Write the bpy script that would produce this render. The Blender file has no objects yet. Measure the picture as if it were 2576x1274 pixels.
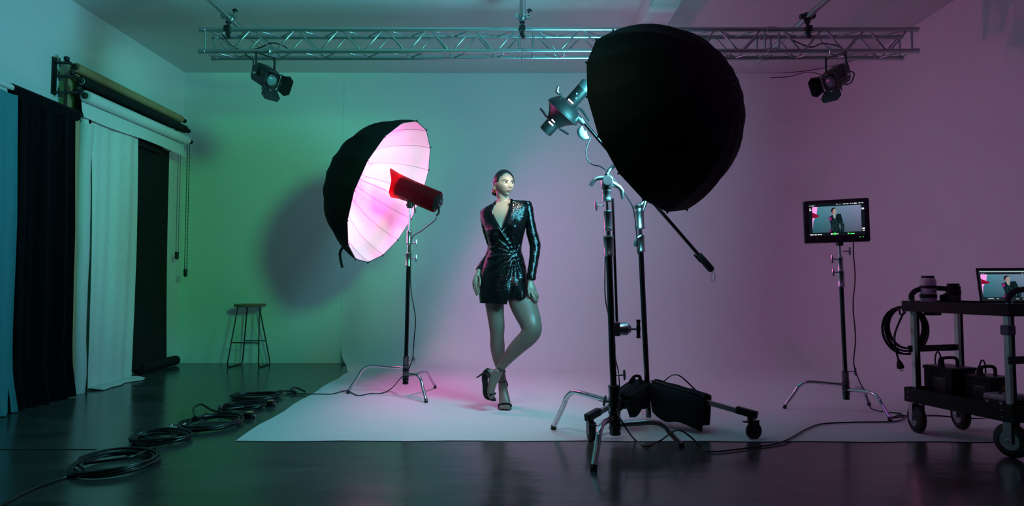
import bpy, bmesh, math, random
from math import sin, cos, pi, radians, sqrt, atan2, exp
from mathutils import Vector as V, Matrix, noise

random.seed(7)
SC = bpy.context.scene
COL = SC.collection

# ------------------------------------------------------------------ camera, world, exposure, lights
FPX, CAMH, TH = 1600.0, 0.965, math.atan(74 / 1600)
cam_d = bpy.data.cameras.new('camera'); cam = bpy.data.objects.new('camera', cam_d); COL.objects.link(cam)
cam_d.sensor_width = 36; cam_d.lens = 36 * FPX / 2576; cam_d.clip_start = 0.05
cam.location = (0, 0, CAMH); cam.rotation_euler = (pi / 2 + TH, 0, 0)
SC.camera = cam
SC.view_settings.view_transform = 'Standard'; SC.view_settings.look = 'None'
SC.view_settings.gamma = 1.0; SC.view_settings.exposure = 0.0
SC.view_settings.use_curve_mapping = False
SC.cycles.use_denoising = True
SC.cycles.max_bounces = 8; SC.cycles.diffuse_bounces = 3; SC.cycles.glossy_bounces = 4
SC.cycles.caustics_reflective = False; SC.cycles.caustics_refractive = False
SC.cycles.sample_clamp_indirect = 4.0

w = bpy.data.worlds.new('studio_world'); SC.world = w; w.use_nodes = True
w.node_tree.nodes['Background'].inputs[0].default_value = (0.35, 0.45, 0.6, 1)
w.node_tree.nodes['Background'].inputs[1].default_value = 0.012


def lamp(kind, name, loc, aim, color, energy, **kw):
    d = bpy.data.lights.new(name, kind); o = bpy.data.objects.new(name, d); COL.objects.link(o)
    d.color = color; d.energy = energy
    for k, v in kw.items(): setattr(d, k, v)
    o.location = loc
    o.rotation_euler = (V(aim) - V(loc)).to_track_quat('-Z', 'Y').to_euler()
    return o


def ray(px, py):
    a = (px - 1288) / FPX; b = (637 - py) / FPX
    return V((a, cos(TH) - b * sin(TH), sin(TH) + b * cos(TH)))


def P(px, py, Y):
    """point of the room seen at a photograph pixel, at distance Y into the room"""
    d = ray(px, py); t = Y / d.y
    return V((d.x * t, Y, CAMH + d.z * t))


def F(px, py, z=0.0):
    d = ray(px, py); t = (z - CAMH) / d.z
    return V((d.x * t, d.y * t, z))


# umbrellas: rim centre, opening direction, radius, depth
UL_C, UL_N, UL_R, UL_D = P(986, 486, 5.53), V((.895, -.20, -.39)).normalized(), .655, .55
UB_C, UB_N, UB_R, UB_D = P(1636, 304, 3.80), V((-.66, .70, -.22)).normalized(), .575, .53
WX0, WX1, YB, ZC = -4.0, 4.02, 7.67, 3.53

# lights of the studio, plus unseen fills added to them
lamp('AREA', 'key_umbrella_light', UB_C - UB_N * .06, UB_C + V((-.88, .55, .18)), (.16, .80, .92), 62, spread=radians(178), shape='DISK', size=.75)
lamp('SPOT', 'pink_strobe_tube', UL_C - UL_N * .07, UL_C - UL_N, (1.0, .05, .46), 42,
     spot_size=radians(165), spot_blend=.5, shadow_soft_size=.05)
lamp('SPOT', 'pink_spill_fill', UL_C + UL_N * .02 + V((0, .09, .12)), UL_C + UL_N * 3 + V((0, .9, -.3)), (1.0, .10, .66), 66,  # extra lamp beside the strobe, added because the lining's bounce is too weak
     spot_size=radians(165), spot_blend=.6, shadow_soft_size=.09)
lamp('SPOT', 'green_wall_fill', (1.38, .5, 2.45), (-3.05, 7.6, 1.95), (.07, 1.0, .30), 560,  # unseen spot, added to tint the back-left wall green
     spot_size=radians(38), spot_blend=1.0, shadow_soft_size=.30)
lamp('SPOT', 'violet_wall_fill', (1.2, 1.6, 3.3), (3.6, 7.2, .9), (.80, .10, .95), 46,  # unseen spot, added to turn the right wall purple
     spot_size=radians(80), spot_blend=1.0, shadow_soft_size=.2)


lamp('SPOT', 'teal_ceiling_fill', UB_C + UB_N * .02, (-1.6, 4.6, 3.53), (.12, .85, 1.0), 100,  # extra spot hidden in the canopy, added to throw teal onto the ceiling
     spot_size=radians(110), spot_blend=1.0, shadow_soft_size=.22)
lamp('SPOT', 'overhead_floor_fill', (.1, 2.3, 3.25), (-.1, 4.7, 0), (1.0, .82, 1.0), 80,  # unseen overhead fill, added to brighten the white floor sheet
     spot_size=radians(42), spot_blend=1.0, shadow_soft_size=.30)


# ------------------------------------------------------------------ materials
def new_mat(name):
    m = bpy.data.materials.new(name); m.use_nodes = True
    nt = m.node_tree; return m, nt, nt.nodes['Principled BSDF']


def mat(name, col, rough=.5, metal=0.0, spec=.5, noise_amt=0, scale=20, bump=0, bscale=200, sheen=0, coat=0):
    m, nt, b = new_mat(name)
    b.inputs['Base Color'].default_value = (*col, 1)
    b.inputs['Roughness'].default_value = rough; b.inputs['Metallic'].default_value = metal
    b.inputs['Specular IOR Level'].default_value = spec
    if sheen: b.inputs['Sheen Weight'].default_value = sheen
    if coat: b.inputs['Coat Weight'].default_value = coat
    tc = nt.nodes.new('ShaderNodeTexCoord')
    n = nt.nodes.new('ShaderNodeTexNoise'); n.inputs['Scale'].default_value = scale; n.inputs['Detail'].default_value = 4
    nt.links.new(tc.outputs['Object'], n.inputs['Vector'])
    amt = noise_amt or .08
    mr = nt.nodes.new('ShaderNodeMapRange'); mr.inputs[3].default_value = 1 - amt; mr.inputs[4].default_value = 1 + amt
    nt.links.new(n.outputs['Fac'], mr.inputs[0])
    mx = nt.nodes.new('ShaderNodeVectorMath'); mx.operation = 'SCALE'; mx.inputs[0].default_value = col
    nt.links.new(mr.outputs[0], mx.inputs['Scale']); nt.links.new(mx.outputs[0], b.inputs['Base Color'])
    if bump:
        n2 = nt.nodes.new('ShaderNodeTexNoise'); n2.inputs['Scale'].default_value = bscale; n2.inputs['Detail'].default_value = 3
        nt.links.new(tc.outputs['Object'], n2.inputs['Vector'])
        bp = nt.nodes.new('ShaderNodeBump'); bp.inputs['Strength'].default_value = bump; bp.inputs['Distance'].default_value = .01
        nt.links.new(n2.outputs['Fac'], bp.inputs['Height']); nt.links.new(bp.outputs[0], b.inputs['Normal'])
    return m


def emis(name, col, s=1.0):
    m, nt, b = new_mat(name)
    b.inputs['Base Color'].default_value = (0, 0, 0, 1)
    b.inputs['Emission Color'].default_value = (*col, 1); b.inputs['Emission Strength'].default_value = s
    b.inputs['Specular IOR Level'].default_value = .1
    return m


M = {}
M['wall'] = mat('wall_paint', (.80, .80, .80), .75, spec=.2, noise_amt=.02, scale=3, bump=.12, bscale=90)
M['sheet'] = mat('white_sweep_vinyl', (.80, .80, .80), .62, spec=.2, noise_amt=.02, scale=2)
M['ceil'] = mat('ceiling_texture', (.66, .66, .66), .85, spec=.15, noise_amt=.04, scale=80, bump=.6, bscale=55)
M['chrome'] = mat('chrome', (.62, .63, .66), .14, 1.0, noise_amt=.04)
M['satin'] = mat('satin_metal', (.50, .51, .53), .28, 1.0, noise_amt=.08, scale=60)
M['alu'] = mat('truss_aluminium', (.46, .47, .48), .32, .9, noise_amt=.08, scale=30)
M['dchrome'] = mat('dark_chrome', (.10, .10, .11), .16, 1.0)
M['black'] = mat('black_paint', (.008, .008, .009), .40)
M['blackm'] = mat('black_plastic', (.010, .010, .011), .34, spec=.18, bump=.1, bscale=400)
M['rubber'] = mat('black_rubber', (.012, .012, .012), .7)
M['cable'] = mat('cable_rubber', (.010, .010, .011), .38)
M['blackcloth'] = mat('black_nylon', (.006, .006, .007), .8, spec=.15, bump=.15, bscale=60)
M['bagcloth'] = mat('bag_nylon', (.008, .009, .012), .75, spec=.2, bump=.3, bscale=30)
M['lining'] = mat('white_lining', (.88, .84, .86), .6, spec=.2, noise_amt=.02, scale=8)
M['rib'] = mat('rib_steel', (.38, .33, .36), .4, .5)
M['velvet'] = mat('black_velvet', (.003, .004, .006), .95, spec=.06, sheen=.05, bump=.3, bscale=40)
M['muslin'] = mat('white_muslin', (.74, .74, .72), .9, spec=.1, bump=.25, bscale=25)
M['tealcloth'] = mat('teal_cloth', (.07, .27, .32), .85, spec=.1, bump=.25, bscale=25)
M['kraft'] = mat('kraft_paper', (.42, .27, .15), .75, spec=.2, noise_amt=.05)
M['kraft2'] = mat('tan_paper', (.46, .33, .20), .75, spec=.2, noise_amt=.05)
M['blackpaper'] = mat('black_paper', (.012, .013, .014), .8, spec=.2, bump=.1, bscale=200)
M['whitepaper'] = mat('white_paper', (.74, .74, .74), .7, spec=.2, noise_amt=.03)
M['greyvinyl'] = mat('grey_white_vinyl', (.62, .62, .62), .6, noise_amt=.03)
M['wood'] = mat('stool_wood', (.22, .12, .07), .45, noise_amt=.25, scale=14)
M['gold'] = mat('amber_plug_face', (.75, .42, .12), .4)
M['zinc'] = mat('zinc_plate', (.45, .45, .47), .25, 1.0)
M['greytape'] = mat('grey_strap', (.14, .13, .17), .7)
M['lensgrey'] = mat('lens_grey_enamel', (.55, .52, .52), .45)
M['yellow'] = mat('yellow_sticker', (.35, .26, .03), .5)
M['keys'] = mat('keyboard_black', (.02, .02, .02), .4)
M['laptop'] = mat('laptop_aluminium', (.10, .10, .11), .35, .8)
M['gold_metal'] = mat('gold_metal', (.75, .5, .2), .25, 1.0)
M['hair'] = mat('dark_hair', (.012, .008, .008), .32, bump=.3, bscale=120)
M['eyewhite'] = mat('eye_white', (.6, .6, .6), .2)
M['iris'] = mat('iris_dark', (.01, .015, .012), .1)
M['lens_glass'] = mat('fresnel_glass', (.13, .16, .18), .22, bump=.5, bscale=30)
M['smoke'] = mat('smoky_plastic', (.04, .055, .06), .25)
M['casepink'] = mat('grey_case_plastic', (.34, .32, .34), .45)
M['led_green'] = emis('led_green', (.1, .9, .15), 1.2)
M['led_white'] = emis('led_white', (1, 1, 1), .8)
M['slot'] = emis('lamp_slot_glow', (1.0, .85, .95), 2.2)
M['mark'] = mat('faint_grey_print', (.22, .22, .24), .6)


def floor_mat():
    m, nt, b = new_mat('polished_concrete')
    tc = nt.nodes.new('ShaderNodeTexCoord')
    mp = nt.nodes.new('ShaderNodeMapping'); mp.inputs['Scale'].default_value = (.6, 1.6, 1)
    nt.links.new(tc.outputs['Object'], mp.inputs['Vector'])
    n = nt.nodes.new('ShaderNodeTexNoise'); n.inputs['Scale'].default_value = 1.9; n.inputs['Detail'].default_value = 7
    n.inputs['Distortion'].default_value = .6
    nt.links.new(mp.outputs[0], n.inputs['Vector'])
    cr_ = nt.nodes.new('ShaderNodeValToRGB'); cr_.color_ramp.elements[0].position = .32; cr_.color_ramp.elements[1].position = .72
    cr_.color_ramp.elements[0].color = (.045, .044, .042, 1); cr_.color_ramp.elements[1].color = (.10, .097, .092, 1)
    nt.links.new(n.outputs['Fac'], cr_.inputs[0]); nt.links.new(cr_.outputs[0], b.inputs['Base Color'])
    mr = nt.nodes.new('ShaderNodeMapRange'); mr.inputs[3].default_value = .13; mr.inputs[4].default_value = .28
    b.inputs['Specular IOR Level'].default_value = .45
    nt.links.new(n.outputs['Fac'], mr.inputs[0]); nt.links.new(mr.outputs[0], b.inputs['Roughness'])
    n2 = nt.nodes.new('ShaderNodeTexNoise'); n2.inputs['Scale'].default_value = 5
    nt.links.new(mp.outputs[0], n2.inputs['Vector'])
    bp = nt.nodes.new('ShaderNodeBump'); bp.inputs['Strength'].default_value = .12; bp.inputs['Distance'].default_value = .02
    nt.links.new(n2.outputs['Fac'], bp.inputs['Height']); nt.links.new(bp.outputs[0], b.inputs['Normal'])
    return m


M['floor'] = floor_mat()


def sequin_mat():
    m, nt, b = new_mat('black_sequins')
    tc = nt.nodes.new('ShaderNodeTexCoord')
    vo = nt.nodes.new('ShaderNodeTexVoronoi'); vo.inputs['Scale'].default_value = 400
    nt.links.new(tc.outputs['Object'], vo.inputs['Vector'])
    sub = nt.nodes.new('ShaderNodeVectorMath'); sub.operation = 'SUBTRACT'; sub.inputs[1].default_value = (.5, .5, .5)
    nt.links.new(vo.outputs['Color'], sub.inputs[0])
    sc = nt.nodes.new('ShaderNodeVectorMath'); sc.operation = 'SCALE'; sc.inputs['Scale'].default_value = .31
    nt.links.new(sub.outputs[0], sc.inputs[0])
    g = nt.nodes.new('ShaderNodeNewGeometry')
    ad = nt.nodes.new('ShaderNodeVectorMath'); ad.operation = 'ADD'
    nt.links.new(g.outputs['Normal'], ad.inputs[0]); nt.links.new(sc.outputs[0], ad.inputs[1])
    no = nt.nodes.new('ShaderNodeVectorMath'); no.operation = 'NORMALIZE'
    nt.links.new(ad.outputs[0], no.inputs[0]); nt.links.new(no.outputs[0], b.inputs['Normal'])
    b.inputs['Base Color'].default_value = (.028, .030, .034, 1); b.inputs['Metallic'].default_value = .85
    b.inputs['Roughness'].default_value = .15
    return m


M['sequin'] = sequin_mat()


def gel_mat():
    m, nt, b = new_mat('red_gel')
    out = nt.nodes['Material Output']
    tr = nt.nodes.new('ShaderNodeBsdfTransparent'); tr.inputs[0].default_value = (.60, .008, .04, 1)
    tl = nt.nodes.new('ShaderNodeBsdfTranslucent'); tl.inputs[0].default_value = (.75, .015, .05, 1)
    b.inputs['Base Color'].default_value = (.16, .004, .014, 1); b.inputs['Roughness'].default_value = .25
    m1 = nt.nodes.new('ShaderNodeMixShader'); m1.inputs[0].default_value = .30
    nt.links.new(tr.outputs[0], m1.inputs[1]); nt.links.new(tl.outputs[0], m1.inputs[2])
    m2 = nt.nodes.new('ShaderNodeMixShader'); m2.inputs[0].default_value = .25
    nt.links.new(m1.outputs[0], m2.inputs[1]); nt.links.new(b.outputs[0], m2.inputs[2])
    nt.links.new(m2.outputs[0], out.inputs[0])
    return m


M['gel'] = gel_mat()


def skin_mat():
    m, nt, b = new_mat('skin')
    at = nt.nodes.new('ShaderNodeAttribute'); at.attribute_name = 'tone'
    nt.links.new(at.outputs['Color'], b.inputs['Base Color'])
    b.inputs['Roughness'].default_value = .38; b.inputs['Specular IOR Level'].default_value = .5
    return m


M['skin'] = skin_mat()


# ------------------------------------------------------------------ mesh helpers
def basis(n, up=V((0, 0, 1))):
    n = V(n).normalized()
    a = up.cross(n)
    if a.length < 1e-4: a = V((1, 0, 0)).cross(n)
    a.normalize(); return a, n.cross(a).normalized(), n


def cr(pts, n=8):
    """Catmull-Rom through points"""
    pts = [V(p) for p in pts]; q = [2 * pts[0] - pts[1]] + pts + [2 * pts[-1] - pts[-2]]
    out = []
    for i in range(1, len(q) - 2):
        p0, p1, p2, p3 = q[i - 1], q[i], q[i + 1], q[i + 2]
        for k in range(n):
            t = k / n
            out.append(.5 * ((2 * p1) + (p2 - p0) * t + (2 * p0 - 5 * p1 + 4 * p2 - p3) * t * t + (3 * p1 - p0 - 3 * p2 + p3) * t ** 3))
    out.append(pts[-1]); return out


def crs(vals, n=8):
    return [v.x for v in cr([V((v, 0, 0)) for v in vals], n)]


class MB:
    def __init__(s): s.v = []; s.f = []; s.m = []; s.s = []

    def add(s, vs, fs, mi=0, smooth=True):
        b = len(s.v); s.v += [V(v) for v in vs]
        for f in fs: s.f.append([b + i for i in f]); s.m.append(mi); s.s.append(smooth)
        return s

    def box(s, c, size, R=None, mi=0, bev=.0):
        """box centred on c; R = (x axis, y axis, z axis)"""
        ax = R or (V((1, 0, 0)), V((0, 1, 0)), V((0, 0, 1)))
        bm = bmesh.new(); bmesh.ops.create_cube(bm, size=1)
        for v in bm.verts: v.co = V((v.co.x * size[0], v.co.y * size[1], v.co.z * size[2]))
        if bev > 0: bmesh.ops.bevel(bm, geom=bm.edges[:], offset=bev, segments=2, profile=.5, affect='EDGES')
        bm.verts.ensure_lookup_table()
        vs = [V(c) + ax[0] * v.co.x + ax[1] * v.co.y + ax[2] * v.co.z for v in bm.verts]
        fs = [[v.index for v in f.verts] for f in bm.faces]
        bm.free(); return s.add(vs, fs, mi, False)

    def tube(s, path, r, seg=10, mi=0, caps=True, ell=None, up=None):
        """r: radius or list; ell: list of depth radii (elliptical section, across `up`)"""
        path = [V(p) for p in path]; n = len(path)
        rr = r if isinstance(r, (list, tuple)) else [r] * n
        vs = []; a = None
        for i, p in enumerate(path):
            t = (path[min(i + 1, n - 1)] - path[max(i - 1, 0)]).normalized()
            if up is not None:
                b = (V(up) - t * t.dot(V(up))).normalized(); a = b.cross(t).normalized()
            else:
                if a is None:
                    a = t.orthogonal().normalized()
                a = (a - t * a.dot(t)).normalized(); b = t.cross(a)
            for k in range(seg):
                ph = 2 * pi * k / seg
                vs.append(p + a * (cos(ph) * rr[i]) + b * (sin(ph) * (ell[i] if ell else rr[i])))
        fs = []
        for i in range(n - 1):
            for k in range(seg):
                k2 = (k + 1) % seg
                fs.append([i * seg + k, i * seg + k2, (i + 1) * seg + k2, (i + 1) * seg + k])
        s.add(vs, fs, mi, True)
        if caps:
            b0 = len(s.v) - n * seg
            s.f.append([b0 + k for k in range(seg)][::-1]); s.m.append(mi); s.s.append(False)
            s.f.append([b0 + (n - 1) * seg + k for k in range(seg)]); s.m.append(mi); s.s.append(False)
        return s

    def lathe(s, base, axis, prof, seg=24, mi=0, closed=True):
        """prof: [(distance along axis, radius)]"""
        a, b, n = basis(axis); base = V(base); vs = []
        for d, r in prof:
            for k in range(seg):
                ph = 2 * pi * k / seg
                vs.append(base + n * d + (a * cos(ph) + b * sin(ph)) * max(r, 1e-5))
        fs = []
        for i in range(len(prof) - 1):
            for k in range(seg):
                k2 = (k + 1) % seg
                fs.append([i * seg + k, i * seg + k2, (i + 1) * seg + k2, (i + 1) * seg + k])
        if closed:
            fs.append([k for k in range(seg)][::-1]); fs.append([(len(prof) - 1) * seg + k for k in range(seg)])
        return s.add(vs, fs, mi, False if len(prof) < 3 and False else True)

    def cyl(s, p, q, r, seg=16, mi=0, bev=.0):
        p, q = V(p), V(q); L = (q - p).length; b = bev or min(r, L) * .12
        return s.lathe(p, q - p, [(0, r - b), (b, r), (L - b, r), (L, r - b)], seg, mi)

    def sphere(s, c, r, seg=14, mi=0, R=None):
        """r: radius or three radii along R axes"""
        rx = (r, r, r) if isinstance(r, (int, float)) else r
        ax = R or (V((1, 0, 0)), V((0, 1, 0)), V((0, 0, 1)))
        n = seg // 2 + 2; vs = []; fs = []
        for i in range(n + 1):
            th = pi * i / n
            for k in range(seg):
                ph = 2 * pi * k / seg
                vs.append(V(c) + ax[0] * (rx[0] * max(sin(th), 1e-4) * cos(ph)) + ax[1] * (rx[1] * max(sin(th), 1e-4) * sin(ph)) + ax[2] * (rx[2] * cos(th)))
        for i in range(n):
            for k in range(seg):
                k2 = (k + 1) % seg
                fs.append([i * seg + k, (i + 1) * seg + k, (i + 1) * seg + k2, i * seg + k2])
        return s.add(vs, fs, mi, True)

    def torus(s, c, axis, R, r, seg=24, sub=8, mi=0, arc=2 * pi, start=0):
        a, b, n = basis(axis); m = max(3, int(seg * arc / (2 * pi)))
        pts = [V(c) + (a * cos(start + arc * i / m) + b * sin(start + arc * i / m)) * R for i in range(m + 1)]
        return s.tube(pts, r, sub, mi, caps=True)

    def prism(s, poly, ext, mi=0):
        """polygon (3D points) extruded by the vector ext"""
        n = len(poly); vs = [V(p) for p in poly] + [V(p) + V(ext) for p in poly]
        fs = [list(range(n))[::-1], list(range(n, 2 * n))] + [[i, (i + 1) % n, (i + 1) % n + n, i + n] for i in range(n)]
        return s.add(vs, fs, mi, False)

    def grid(s, rows, mi=0, thick=None, keep=None, close=False):
        """rows of points -> sheet; thick: offset vector function(i,j) or Vector for real thickness"""
        nr, nc = len(rows), len(rows[0])
        vs = [V(p) for r in rows for p in r]; fs = []
        cc = nc if close else nc - 1
        for i in range(nr - 1):
            for j in range(cc):
                if keep and not keep(i, j): continue
                j2 = (j + 1) % nc
                fs.append([i * nc + j, i * nc + j2, (i + 1) * nc + j2, (i + 1) * nc + j])
        if thick is None: return s.add(vs, fs, mi, True)
        N = len(vs); vs2 = [v + (thick if isinstance(thick, V) else thick(k // nc, k % nc)) for k, v in enumerate(vs)]
        from collections import Counter
        ec = Counter()
        for f in fs:
            for a_, b_ in zip(f, f[1:] + f[:1]): ec[(a_, b_)] += 1
        side = [[a_, b_, b_ + N, a_ + N][::-1] for (a_, b_) in ec if (b_, a_) not in ec]
        s.add(vs + vs2, fs + [[i + N for i in f][::-1] for f in fs], mi, True)
        b0 = len(s.v) - 2 * N
        for f in side: s.f.append([b0 + i for i in f]); s.m.append(mi); s.s.append(False)
        return s


ROOT = {}


def thing(name, label, cat, loc, group=None):
    o = bpy.data.objects.new(name, None); COL.objects.link(o); o.empty_display_size = .1
    o.location = loc; o['label'] = label; o['category'] = cat
    if group: o['group'] = group
    ROOT[o] = V(loc); return o


def part(name, mb, mats, parent=None, label=None, kind=None, origin=None, merge=False):
    if not isinstance(mats, (list, tuple)): mats = [mats]
    org = ROOT[parent] if parent else V(origin or (0, 0, 0))
    me = bpy.data.meshes.new(name)
    me.from_pydata([tuple(v - org) for v in mb.v], [], mb.f)
    for m in mats: me.materials.append(M[m] if isinstance(m, str) else m)
    me.polygons.foreach_set('material_index', mb.m); me.polygons.foreach_set('use_smooth', mb.s)
    me.update(); me.validate()
    bm = bmesh.new(); bm.from_mesh(me)
    if merge: bmesh.ops.remove_doubles(bm, verts=bm.verts, dist=1e-5)
    bmesh.ops.recalc_face_normals(bm, faces=bm.faces)
    for e_ in bm.edges:
        if len(e_.link_faces) == 2 and e_.calc_face_angle(0) > .75: e_.smooth = False
    bm.to_mesh(me); bm.free()
    o = bpy.data.objects.new(name, me); COL.objects.link(o)
    if parent: o.parent = parent; ROOT[o] = org
    else: o.location = org
    if label: o['label'] = label
    if kind: o['kind'] = kind
    return o


def single(name, mb, mats, label, cat, group=None):
    xs = [v.x for v in mb.v]; ys = [v.y for v in mb.v]; zs = [v.z for v in mb.v]
    o = part(name, mb, mats, origin=((min(xs) + max(xs)) / 2, (min(ys) + max(ys)) / 2, min(zs)))
    o['label'] = label; o['category'] = cat
    if group: o['group'] = group
    return o


def struct(name, mb, mats):
    return part(name, mb, mats, kind='structure')


# ------------------------------------------------------------------ room shell
X = V((1, 0, 0)); Yv = V((0, 1, 0)); Z = V((0, 0, 1))
struct('floor', MB().box((0, 3.4, -.05), (8.6, 9.6, .1)), 'floor')
struct('wall_left', MB().box((WX0 - .06, 3.5, ZC / 2), (.12, 8.6, ZC)), 'wall')
struct('wall_right', MB().box((WX1 + .06, 3.5, ZC / 2), (.12, 8.6, ZC)), 'wall')
struct('wall_back', MB().box((0, YB + .06, ZC / 2), (8.4, .12, ZC)), 'wall')
struct('ceiling', MB().box((0, 3.5, ZC + .05), (8.6, 9.2, .1)), 'ceil')
struct('trim_1', MB().box((1.30, 3.45, ZC - .11), (.235, 8.4, .22), bev=.004), 'ceil')      # downstand beam
struct('trim_2', MB().box((-3.2, 3.72, .0012), (1.6, .008, .0024)), 'rubber')                 # floor joint
# white sweep: flat sheet on the floor, coving up onto the back and right walls
sw = MB(); R2 = .8; top = ZC - .012; lift = .002
prof = [(0.0, 0.0)]
arc = [(R2 * sin(a), R2 - R2 * cos(a)) for a in [pi / 2 * k / 14 for k in range(1, 15)]]
prof = [(0, 0)] + arc + [(R2, R2 + .6), (R2, 2.3), (R2, top)]
rows = []
cx, cy = WX1 - R2, YB - R2
# columns: left edge .. right at back, corner fan, right wall towards the camera
cols = []
BQ = [0, .002] + [k / 23 for k in range(1, 24)]
for k in BQ: cols.append(('b', k))
for k in range(1, 13): cols.append(('c', pi / 2 * (1 - k / 12)))
for k in range(1, 14): cols.append(('r', k / 13))
yf = 3.90
for pi_, (d, z) in enumerate(prof):
    row = []; e3 = .0022 * d / R2
    for kind, q in cols:
        if kind == 'b':
            x0 = -1.76 if d == 0 else -1.92 - .13 * min(1, d / R2)
            qs = min(1, q * 2.6); Rq = .22 + (R2 - .22) * qs * qs * (3 - 2 * qs)
            if d == 0: row.append(V((x0 + (cx - x0) * q, cy, lift)))
            elif z > R2 + .01: row.append(V((x0 + (cx - x0) * q, cy + d - e3, z + lift)))
            else: row.append(V((x0 + (cx - x0) * q, YB - Rq + Rq * d / R2 - e3, Rq * z / R2 + lift)))
        elif kind == 'c':
            row.append(V((cx + (d - e3) * cos(q), cy + (d - e3) * sin(q), z + lift)))
        else:
            row.append(V((cx + d - e3, cy + (yf - cy) * q, z + lift)))
    rows.append(row)
sw.grid(rows)
fl = []
for i, q in enumerate([1, .998] + [1 - k / 13 for k in range(1, 14)]):
    y = cy + (yf - cy) * q
    r_ = []
    for j, bq in enumerate(BQ):
        x0 = -1.76 + .07 * q + .012 * sin(max(1, i) * 1.7) * (i < 14)
        x = x0 + (cx - x0) * bq
        wv = (.012 * sin(j * .21) + .010 * sin(j * 1.9)) * (i < 2) * (j < 24)
        r_.append(V((x, y + wv, lift)))
    fl.append(r_)
sw.grid(fl)
o = part('backdrop_sweep', sw, 'wall', merge=True); so_ = o.modifiers.new('sheet_thickness', 'SOLIDIFY'); so_.thickness = .0016; so_.offset = -1; so_.use_rim = False; o['label'] = 'seamless white backdrop sweep covering the floor and curving up the back wall'; o['category'] = 'backdrop'


# ------------------------------------------------------------------ umbrellas
def umbrella(name, label, C, N, R, D, parts_in, rot=0.0, n=16):
    a, b, N = basis(N)
    t = thing(name, label, 'umbrella', C)
    amax = radians(80); ns = 14; sub = 6

    def pt(ph, q, off=0.0):
        al = amax * q
        rad = R * sin(al) / sin(amax); dep = D * (cos(al) - cos(amax)) / (1 - cos(amax))
        k = ph / (2 * pi / n); fr = (k - math.floor(k)) - .5
        ch = cos(pi / n) / cos(fr * 2 * pi / n)
        ch = 1 + (ch - 1) * (.35 + .65 * q)
        rad = (rad + off) * ch - .010 * (1 - (2 * fr) ** 2) * sin(pi * min(1, q * 1.02)) * 1.2
        dir_ = a * cos(ph + rot) + b * sin(ph + rot)
        return C + dir_ * rad - N * (dep + off * cos(al))
    for nm, off, mt in (('canopy', .006, 'blackcloth'), ('lining', 0.0, 'lining')):
        mb = MB(); rows = []
        for i in range(ns + 1):
            rows.append([pt(2 * pi * k / (n * sub), max(.015, i / ns), off) for k in range(n * sub)])
        th = .0025
        mb.grid(rows, thick=lambda i, j: (C - N * D * .4 - rows[i][j]).normalized() * -.002 if nm == 'canopy' else V((0, 0, 0)) + (C - N * D * .4 - rows[i][j]).normalized() * .0015, close=True)
        part(nm, mb, mt, t)
    # seam piping outside
    for k in range(n):
        ph = 2 * pi * k / n + 1e-5
        mb = MB().tube([pt(ph, .04 + .96 * i / 12, -.003) for i in range(13)], .0019, 6)
        r_ = part('rib', mb, 'rib', t)
        e = pt(ph, 1, 0)
        d = (e - C).normalized()
        mb = MB().cyl(e - d * .006, e + d * .016, .006, 8)
        part('rib_tip', mb, 'black', r_)
    mb = MB()
    mb.tube([pt(2 * pi * (k + .0) / (n * sub), 1, .004) for k in range(n * sub + 1)], .0028, 6)
    part('rim_binding', mb, 'black', t)
    ap = C - N * D
    part('hub', MB().lathe(ap + N * .10, -N, [(0, .012), (.01, .03), (.05, .034), (.075, .02), (.10, .012)], 16), 'chrome' if parts_in else 'black', t)
    part('ferrule', MB().lathe(ap + N * .01, -N, [(0, .035), (.012, .034), (.02, .016), (.05, .012), (.055, .006)], 16), 'black', t, label='black tip cap')
    part('shaft', MB().cyl(ap + N * .05, C + N * (.42 if parts_in else .02), .006, 10), 'chrome', t)
    # struts from a runner on the shaft to the ribs
    for k in range(0, n, 1):
        ph = 2 * pi * k / n
        part('strut', MB().tube([ap + N * .20, pt(ph, .42, -.006)], .0013, 5), 'rib', t)
    return t, pt


uL, ptL = umbrella('strobe_umbrella', 'deep black umbrella with glowing pink lining, opening towards the woman', UL_C, UL_N, UL_R, UL_D, True, rot=.12)
e = P(893, 652, 5.35)
part('tie_strap', MB().tube(cr([P(872, 612, 5.45), P(860, 626, 5.45), P(855, 642, 5.45), P(861, 674, 5.45)], 6), .012, 8, ell=[.002] * 19, up=(.2, 1, 0)), 'black', uL)
uB, ptB = umbrella('key_umbrella', 'large all black deep umbrella seen from behind, above the two tall stands', UB_C, UB_N, UB_R, UB_D, False, rot=.05)


# ------------------------------------------------------------------ C-stands
def collar(mb, p, ax, r, L, mi=0):
    mb.lathe(p, ax, [(0, r * .9), (.004, r * 1.08), (.014, r * 1.08), (.018, r), (L - .018, r), (L - .014, r * 1.08), (L - .004, r * 1.08), (L, r * .9)], 18, mi)


def tknob(p, d, L=.045, wing=.03, mi=0, up=Z):
    """T handle knob sticking out from p along d"""
    d = V(d).normalized(); mb = MB()
    mb.cyl(p, V(p) + d * L, .005, 8)
    a = (up - d * up.dot(d)).normalized()
    q = V(p) + d * (L + .004)
    mb.tube([q - a * wing, q - a * wing * .5, q, q + a * wing * .5, q + a * wing], [.006, .008, .0095, .008, .006], 8)
    return mb


def cstand_leg(hub, foot, zb, r=.0125, out=.62):
    hub = V(hub); foot = V(foot); d = V((foot.x - hub.x, foot.y - hub.y, 0))
    p1 = hub + d * out + V((0, 0, zb)); pts = [hub, hub + d * out * .5 + V((0, 0, zb * .6))]
    b0 = hub + d * (out - .12) + V((0, 0, zb)); b1 = hub + d * (out + .02) + V((0, 0, zb - .006))
    dn = (foot + Z * .01) - b1
    pts += [b0, b1, b1 + dn * .16 + d * .05, b1 + dn * .40 + d * .03, foot + Z * .014]
    return MB().tube(cr(pts, 6), r, 12)


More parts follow.
